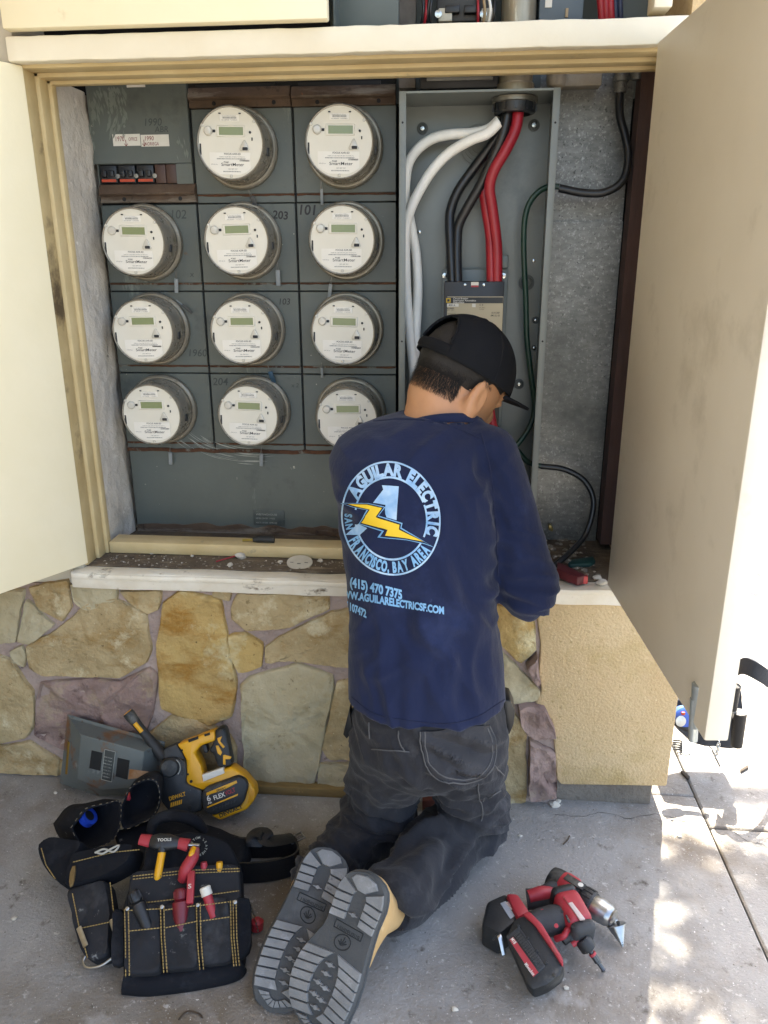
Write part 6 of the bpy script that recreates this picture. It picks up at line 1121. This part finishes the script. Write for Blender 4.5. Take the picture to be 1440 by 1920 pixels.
t = thing('tape_measure', 'blue and chrome tape measure peeking between stucco corner and door bolt', 'tape measure', onY(1280, 1355, YB-.06)); lathe('case', [(.02, -.012), (.026, -.008), (.026, .008), (.02, .012)], onY(1281, 1344, YB-.045), (.2, -1, .3), M('tape_blue', '2E4FA0', '3A62B8', 14, .4), t, 24); lathe('badge', [(.013, 0), (.013, .002), (.002, .003)], onY(1276, 1352, YB-.062), (.2, -1, .3), m_chrome, t, 20); box('orange_tab', onY(1281, 1338, YB-.062), (.008, .004, .008), MATS['orange_plastic'], t, bev=.001)
t = thing('chain', 'short steel chain hanging below the open door edge', 'chain', onY(1348, 1390, 1.02))
for k in range(7): c = onY(1348-k*1.0, 1393+k*4.2, 1.05); bm = bmesh.new(); bm_tube(bm, [c+Vector((.0028*cos(a)*(1 if k % 2 else .3), .0028*cos(a)*(.3 if k % 2 else 1), .0045*sin(a))) for a in np.linspace(0, 2*pi, 13)], .0008, 5, False); _fin(bm, 'link', m_chrome, t)
t = tag(tube('wire_offcut', [gp(1318, 1385, .02), gp(1335, 1405, .004), gp(1350, 1436, .003)], .0016, m_bkc, None, 6), 'straight black wire offcut on the ground under the door', 'wire'); 
t = thing('wire_coil', 'small coil of black wire with a curled tail by the stucco corner', 'wire', gp(1270, 1400, 0))
for k in range(5): tube('turn', [gp(1262, 1388+k*4, .006+.002*k), gp(1278, 1390+k*4, .012), gp(1276, 1398+k*3, .004)], .0022, m_bkc, t, 6, 4)
tube('tail', [gp(1274, 1405, .006), gp(1284, 1416, .003), gp(1294, 1412, .003), gp(1293, 1402, .003)], .0012, m_bkc, t, 6, 6)
for lb_, q in (('dark wood splinter lying in the sun by the stucco corner', ((1276, 1445), (1282, 1444), (1294, 1456), (1290, 1460))), ('dark splinter out on the bright slab', ((1388, 1442), (1402, 1433), (1404, 1438), (1390, 1446)))): tag(prism('splinter', [gp(u, v, .008) for u, v in q], (0, 0, -.007), M('splinter', '3B342D', rough=.9), None, bev=.001), lb_, 'splinter')
# ------------------------------------------------------------------ things on the cabinet floor
def chunk(c, r, seed, flat=.6):
    bm = bmesh.new(); bmesh.ops.create_icosphere(bm, subdivisions=2, radius=1)
    for v in bm.verts: d = 1+.55*noise.noise(v.co*1.3+Vector((seed, 0, seed*.7))); v.co = Vector((v.co.x*r*d, v.co.y*r*d*.8, v.co.z*r*d*flat))+Vector(c)
    return bm
m_chip = M('plaster_chip', 'CFC9BC', 'B5AEA0', 30, .9, bump=.5, bscale=150)
ZFl = ZF
for k, (u, v, r, lb_) in enumerate(((452, 1042, .014, 'largest white plaster lump beside the red stick'), (285, 1037, .006, 'white plaster crumb near the wooden frame'), (431, 1059, .007, 'flat plaster flake in front of the red stick'), (600, 1051, .007, 'rounded plaster lump beside the white disc'), (525, 1053, .006, 'small plaster lump on the far side of the white disc'), (538, 1042, .007, 'plaster lump behind the white disc'), (243, 985, .012, 'plaster lump at the foot of the plaster reveal'), (360, 1042, .005, 'tiny plaster flake on the dusty sill'), (1120, 1083, .010, 'white plaster flake at the sill edge under the open door'), (1128, 1092, .012, 'broken plaster flake against the shade-toned door'))):
    bm = chunk(onZ(u, v, ZFl+r*.4), r, k*3.3); tag(_fin(bm, 'plaster_lump', m_chip, None, auto=40), lb_, 'plaster', 'plaster lumps on the cabinet floor')
random.seed(21); bm = bmesh.new()
for k in range(420):
    if k < 200: x, y = random.uniform(-.82, -.12), random.uniform(1.605, 1.675)
    else: x, y = random.uniform(.05, .335), random.uniform(1.61, 1.86)
    r = random.uniform(.0008, .0035)*(1.9 if k >= 200 else 1)*(1.5 if k > 300 else 1); b2 = bmesh.ops.create_icosphere(bm, subdivisions=1, radius=1)
    for v in b2['verts']: d = 1+.5*noise.noise(v.co*2+Vector((k, 0, 0))); v.co = Vector((v.co.x*r*d+x, v.co.y*r*d+y, v.co.z*r*d*.5+ZF+r*.25))
tag(_fin(bm, 'rubble', M('rubble', '9A9184', '6F675B', 60, .95, layers=[('D4CEC2', 90, .55, .6)]), None), 'crumbled plaster rubble scattered over the cabinet floor', 'rubble', kind='stuff')
dc = onZ(562, 1055, ZF+.004); t = thing('steel_disc', 'flat round pale disc with slots on the dusty sill', 'disc', dc); lathe('plate', [(.030, 0), (.030, .0018), (.0005, .002)], dc, (.05, -.2, 1), M('disc_pale', 'C9C4B5', 'B7B1A1', 20, .5, layers=[('7C7668', 20, .66, .74)]), t, 36)
for x, y in ((-.012, .008), (.010, .010), (0, -.010), (.016, -.003), (-.018, -.004)): box('slot', dc+Vector((x, y, .0021-.2*-y*.0)), (.008, .0025, .0006), m_txg, t, R=Matrix.Rotation(-.2*0, 3, 'X'))
tag(tube('red_stick', [onZ(405, 1053, ZF+.003), onZ(450, 1040, ZF+.006)], .0016, m_red, None, 8), 'thin red stick lying in the dust on the sill', 'stick')
t = thing('screw', 'zinc screw lying beside the white disc', 'screw', onZ(585, 1044, ZF)); a = onZ(578, 1045, ZF+.004); b = onZ(593, 1041, ZF+.004); tube('shank', [a, b], .0018, m_chrome, t, 8); lathe('head', [(.004, 0), (.004, .002)], b, b-a, m_chrome, t, 12)
t = thing('screwdriver', 'black handled screwdriver lying on the ochre strip under the bank', 'screwdriver', onZ(490, 1012, ZF+.03)); tube('handle', [onZ(474, 1012, ZF+.037), onZ(482, 1011, ZF+.038), onZ(514, 1012, ZF+.038)], [.005, .008, .0075], m_blk2, t, 12); tube('shank', [onZ(455, 1013, ZF+.034), onZ(474, 1012, ZF+.036)], .003, M('brass_shank', '8E7A2C', rough=.5), t, 8)
t = thing('red_pliers', 'dark red tool handles on the cabinet floor by the elbow', 'pliers', onZ(1070, 1085, ZF)); 
q = [onZ(u, v, ZF+.022) for u, v in ((1045, 1052), (1062, 1060), (1100, 1078), (1084, 1082), (1066, 1076), (1044, 1066))]; prism('handle', q, (0, 0, -.021), M('maroon', '5E1F26', '4E1820', 14, .5), t, bev=.003); q = [onZ(u, v, ZF+.022) for u, v in ((1085, 1081.5), (1101, 1079), (1102, 1080), (1086, 1083))]; box('end_cap', (onZ(1093, 1086, ZF+.011)), (.020, .012, .018), M('bright_red', 'B03A3C', rough=.5), t, bev=.002)
t = tag(prism('green_sleeve', [onZ(u, v, ZF+.012) for u, v in ((1065, 1054), (1074, 1048), (1112, 1042), (1117, 1050), (1108, 1056), (1068, 1058))], (0, 0, -.010), M('teal_plastic', '1D4A46', '163A38', 14, .5), None, bev=.003), 'dark teal plastic sleeve lying in the rubble', 'sleeve')
t = tag(prism('metal_knob', [onY(u, v, 1.84) for u, v in ((1028, 985), (1034, 984), (1038, 992), (1036, 998), (1029, 994))], (0, .015, 0), M('brass', '9A8A5A', rough=.4, metal=.7), None, bev=.002), 'small brass clamp on the galvanised sheet behind the elbow', 'clamp')
# ------------------------------------------------------------------ bits along the wall base and on the concrete
bs = thing('wood_batten', 'weathered ochre batten lying along the stone base', 'batten', onZ(560, 1492, 0)); a = onZ(474, 1474, .024); b = onZ(728, 1486, .024); prism('board', [a, b, b+Vector((0, .04, 0)), a+Vector((0, .04, 0))], (0, 0, -.023), M('batten_wood', '8A7448', '6E5A36', 10, .8, stretch=(1, 6, 6), bump=.4, layers=[('B39C66', 16, .58, .68), ('3E3424', 20, .64, .72)]), bs, bev=.002)
tag(prism('brick_scrap', [onZ(u, v, .03) for u, v in ((792, 1487), (820, 1487), (822, 1500), (792, 1502))], (0, 0, -.029), M('brick_red', '6A3A30', '55302A', 20, .9), None, bev=.002), 'reddish brick scrap on the ground between the knees', 'brick')
for k, (u, v, r, lb_) in enumerate(((1040, 1508, .012, 'pale plaster flake leaning at the foundation'), (1047, 1502, .007, 'white crumb beside the plaster flake at the foundation'), (104, 1486, .005, 'white chip lying on the dark concrete near the grey cover'), (27, 1722, .006, 'grey pebble on the open concrete beside the tool belt'), (975, 1567, .005, 'white pebble beside the knee'), (1274, 1568, .006, 'grey pebble near the slab joint'), (1062, 1852, .005, 'white chip near the impact driver battery'), (852, 1892, .006, 'white chip on the concrete in front of the drills'))):
    bm = chunk(onZ(u, v, r*.35), r, k*2.1+40); tag(_fin(bm, 'pebble', m_chip, None, auto=40), lb_, 'pebble', 'loose chips on the concrete')
for lb_, P in (('curled dry twig on the concrete below the tool belt', ((335, 1912), (345, 1900), (355, 1896), (372, 1900), (380, 1908))), ('short dry twig on the concrete by the knee', ((1056, 1583), (1064, 1575), (1068, 1567)))): tag(tube('twig', [onZ(u, v, .003) for u, v in P], .0015, M('twig', '4A3D30', rough=.9), None, 6, 5), lb_, 'twig')
random.seed(8); bm = bmesh.new()
for k in range(520):
    u, v = random.uniform(0, 1440), random.uniform(1480, 1918); p = onZ(u, v, 0)
    if p.y > 1.57: continue
    if k % 3 == 0: p = onZ(random.gauss(1000, 120), random.uniform(1500, 1580), 0)
    r = random.uniform(.0005, .0019); b2 = bmesh.ops.create_icosphere(bm, subdivisions=1, radius=1)
    for vv in b2['verts']: d = 1+.4*noise.noise(vv.co*2+Vector((k, 0, 0))); vv.co = Vector((vv.co.x*r*d+p.x, vv.co.y*r*d+p.y, vv.co.z*r*d*.6+r*.3))
tag(_fin(bm, 'grit', M('grit', 'A8A39A', '5E5850', 90, .95), None), 'fine grit and crumbs strewn over the concrete', 'grit', kind='stuff')
# ------------------------------------------------------------------ tree that dapples the light beside the building
tree = thing('tree', 'leafy street tree beyond the building corner', 'tree', (3.0, 4.6, 0))
tube('trunk', [(3.0, 4.6, 0), (2.95, 4.55, 1.4), (2.7, 4.3, 2.6), (2.4, 4.0, 3.4)], [.16, .13, .10, .08], M('bark', '4A3D30', '3A2F25', 12, .95, bump=.8, bscale=30), tree, 12, 6)
lm = [[(2.4, 4.0, 3.4), (1.9, 3.6, 3.8), (1.4, 3.2, 3.9), (1.0, 2.8, 3.8)], [(2.4, 4.0, 3.4), (2.6, 3.6, 4.2), (2.4, 3.2, 4.8)], [(1.9, 3.6, 3.8), (1.6, 3.9, 4.4), (1.3, 4.0, 4.6)]]
for l in lm: tube('limb', l, [.07, .05, .035, .02][:len(l)], MATS['bark'], tree, 8, 5)
random.seed(5); bm = bmesh.new()
def leaves(c, R_, n):
    for k in range(n):
        d = Vector((random.gauss(0, 1), random.gauss(0, 1), random.gauss(0, .7))); p = Vector(c)+d*R_*.55; a = Vector((random.gauss(0, 1), random.gauss(0, 1), random.gauss(0, .4))).normalized(); b = a.cross(Vector((random.gauss(0, .4), random.gauss(0, .4), 1))).normalized(); L_ = random.uniform(.05, .09)
        bm.faces.new([bm.verts.new(q) for q in (p, p+a*L_*.4+b*L_*.28, p+a*L_, p+a*L_*.4-b*L_*.28)])
for k in range(60):   # clumps hung over the strip beside the building: ground spot + sun direction
    gx, gy = random.uniform(.44, 1.15), random.uniform(.5, 1.37); h_ = random.uniform(3.4, 4.3); s = -SUN_TRAVEL*(h_/-SUN_TRAVEL.z); leaves((gx+s.x, gy+s.y, h_), .15, 30)
for k in range(60): leaves((random.uniform(1.7, 3.8), random.uniform(3.1, 5.4), random.uniform(3.5, 5.4)), .35, 60)
tag(_fin_keep(bm, 'crown', M('leaf', '3F5A26', '31481E', 12, .6), tree), kind='stuff')
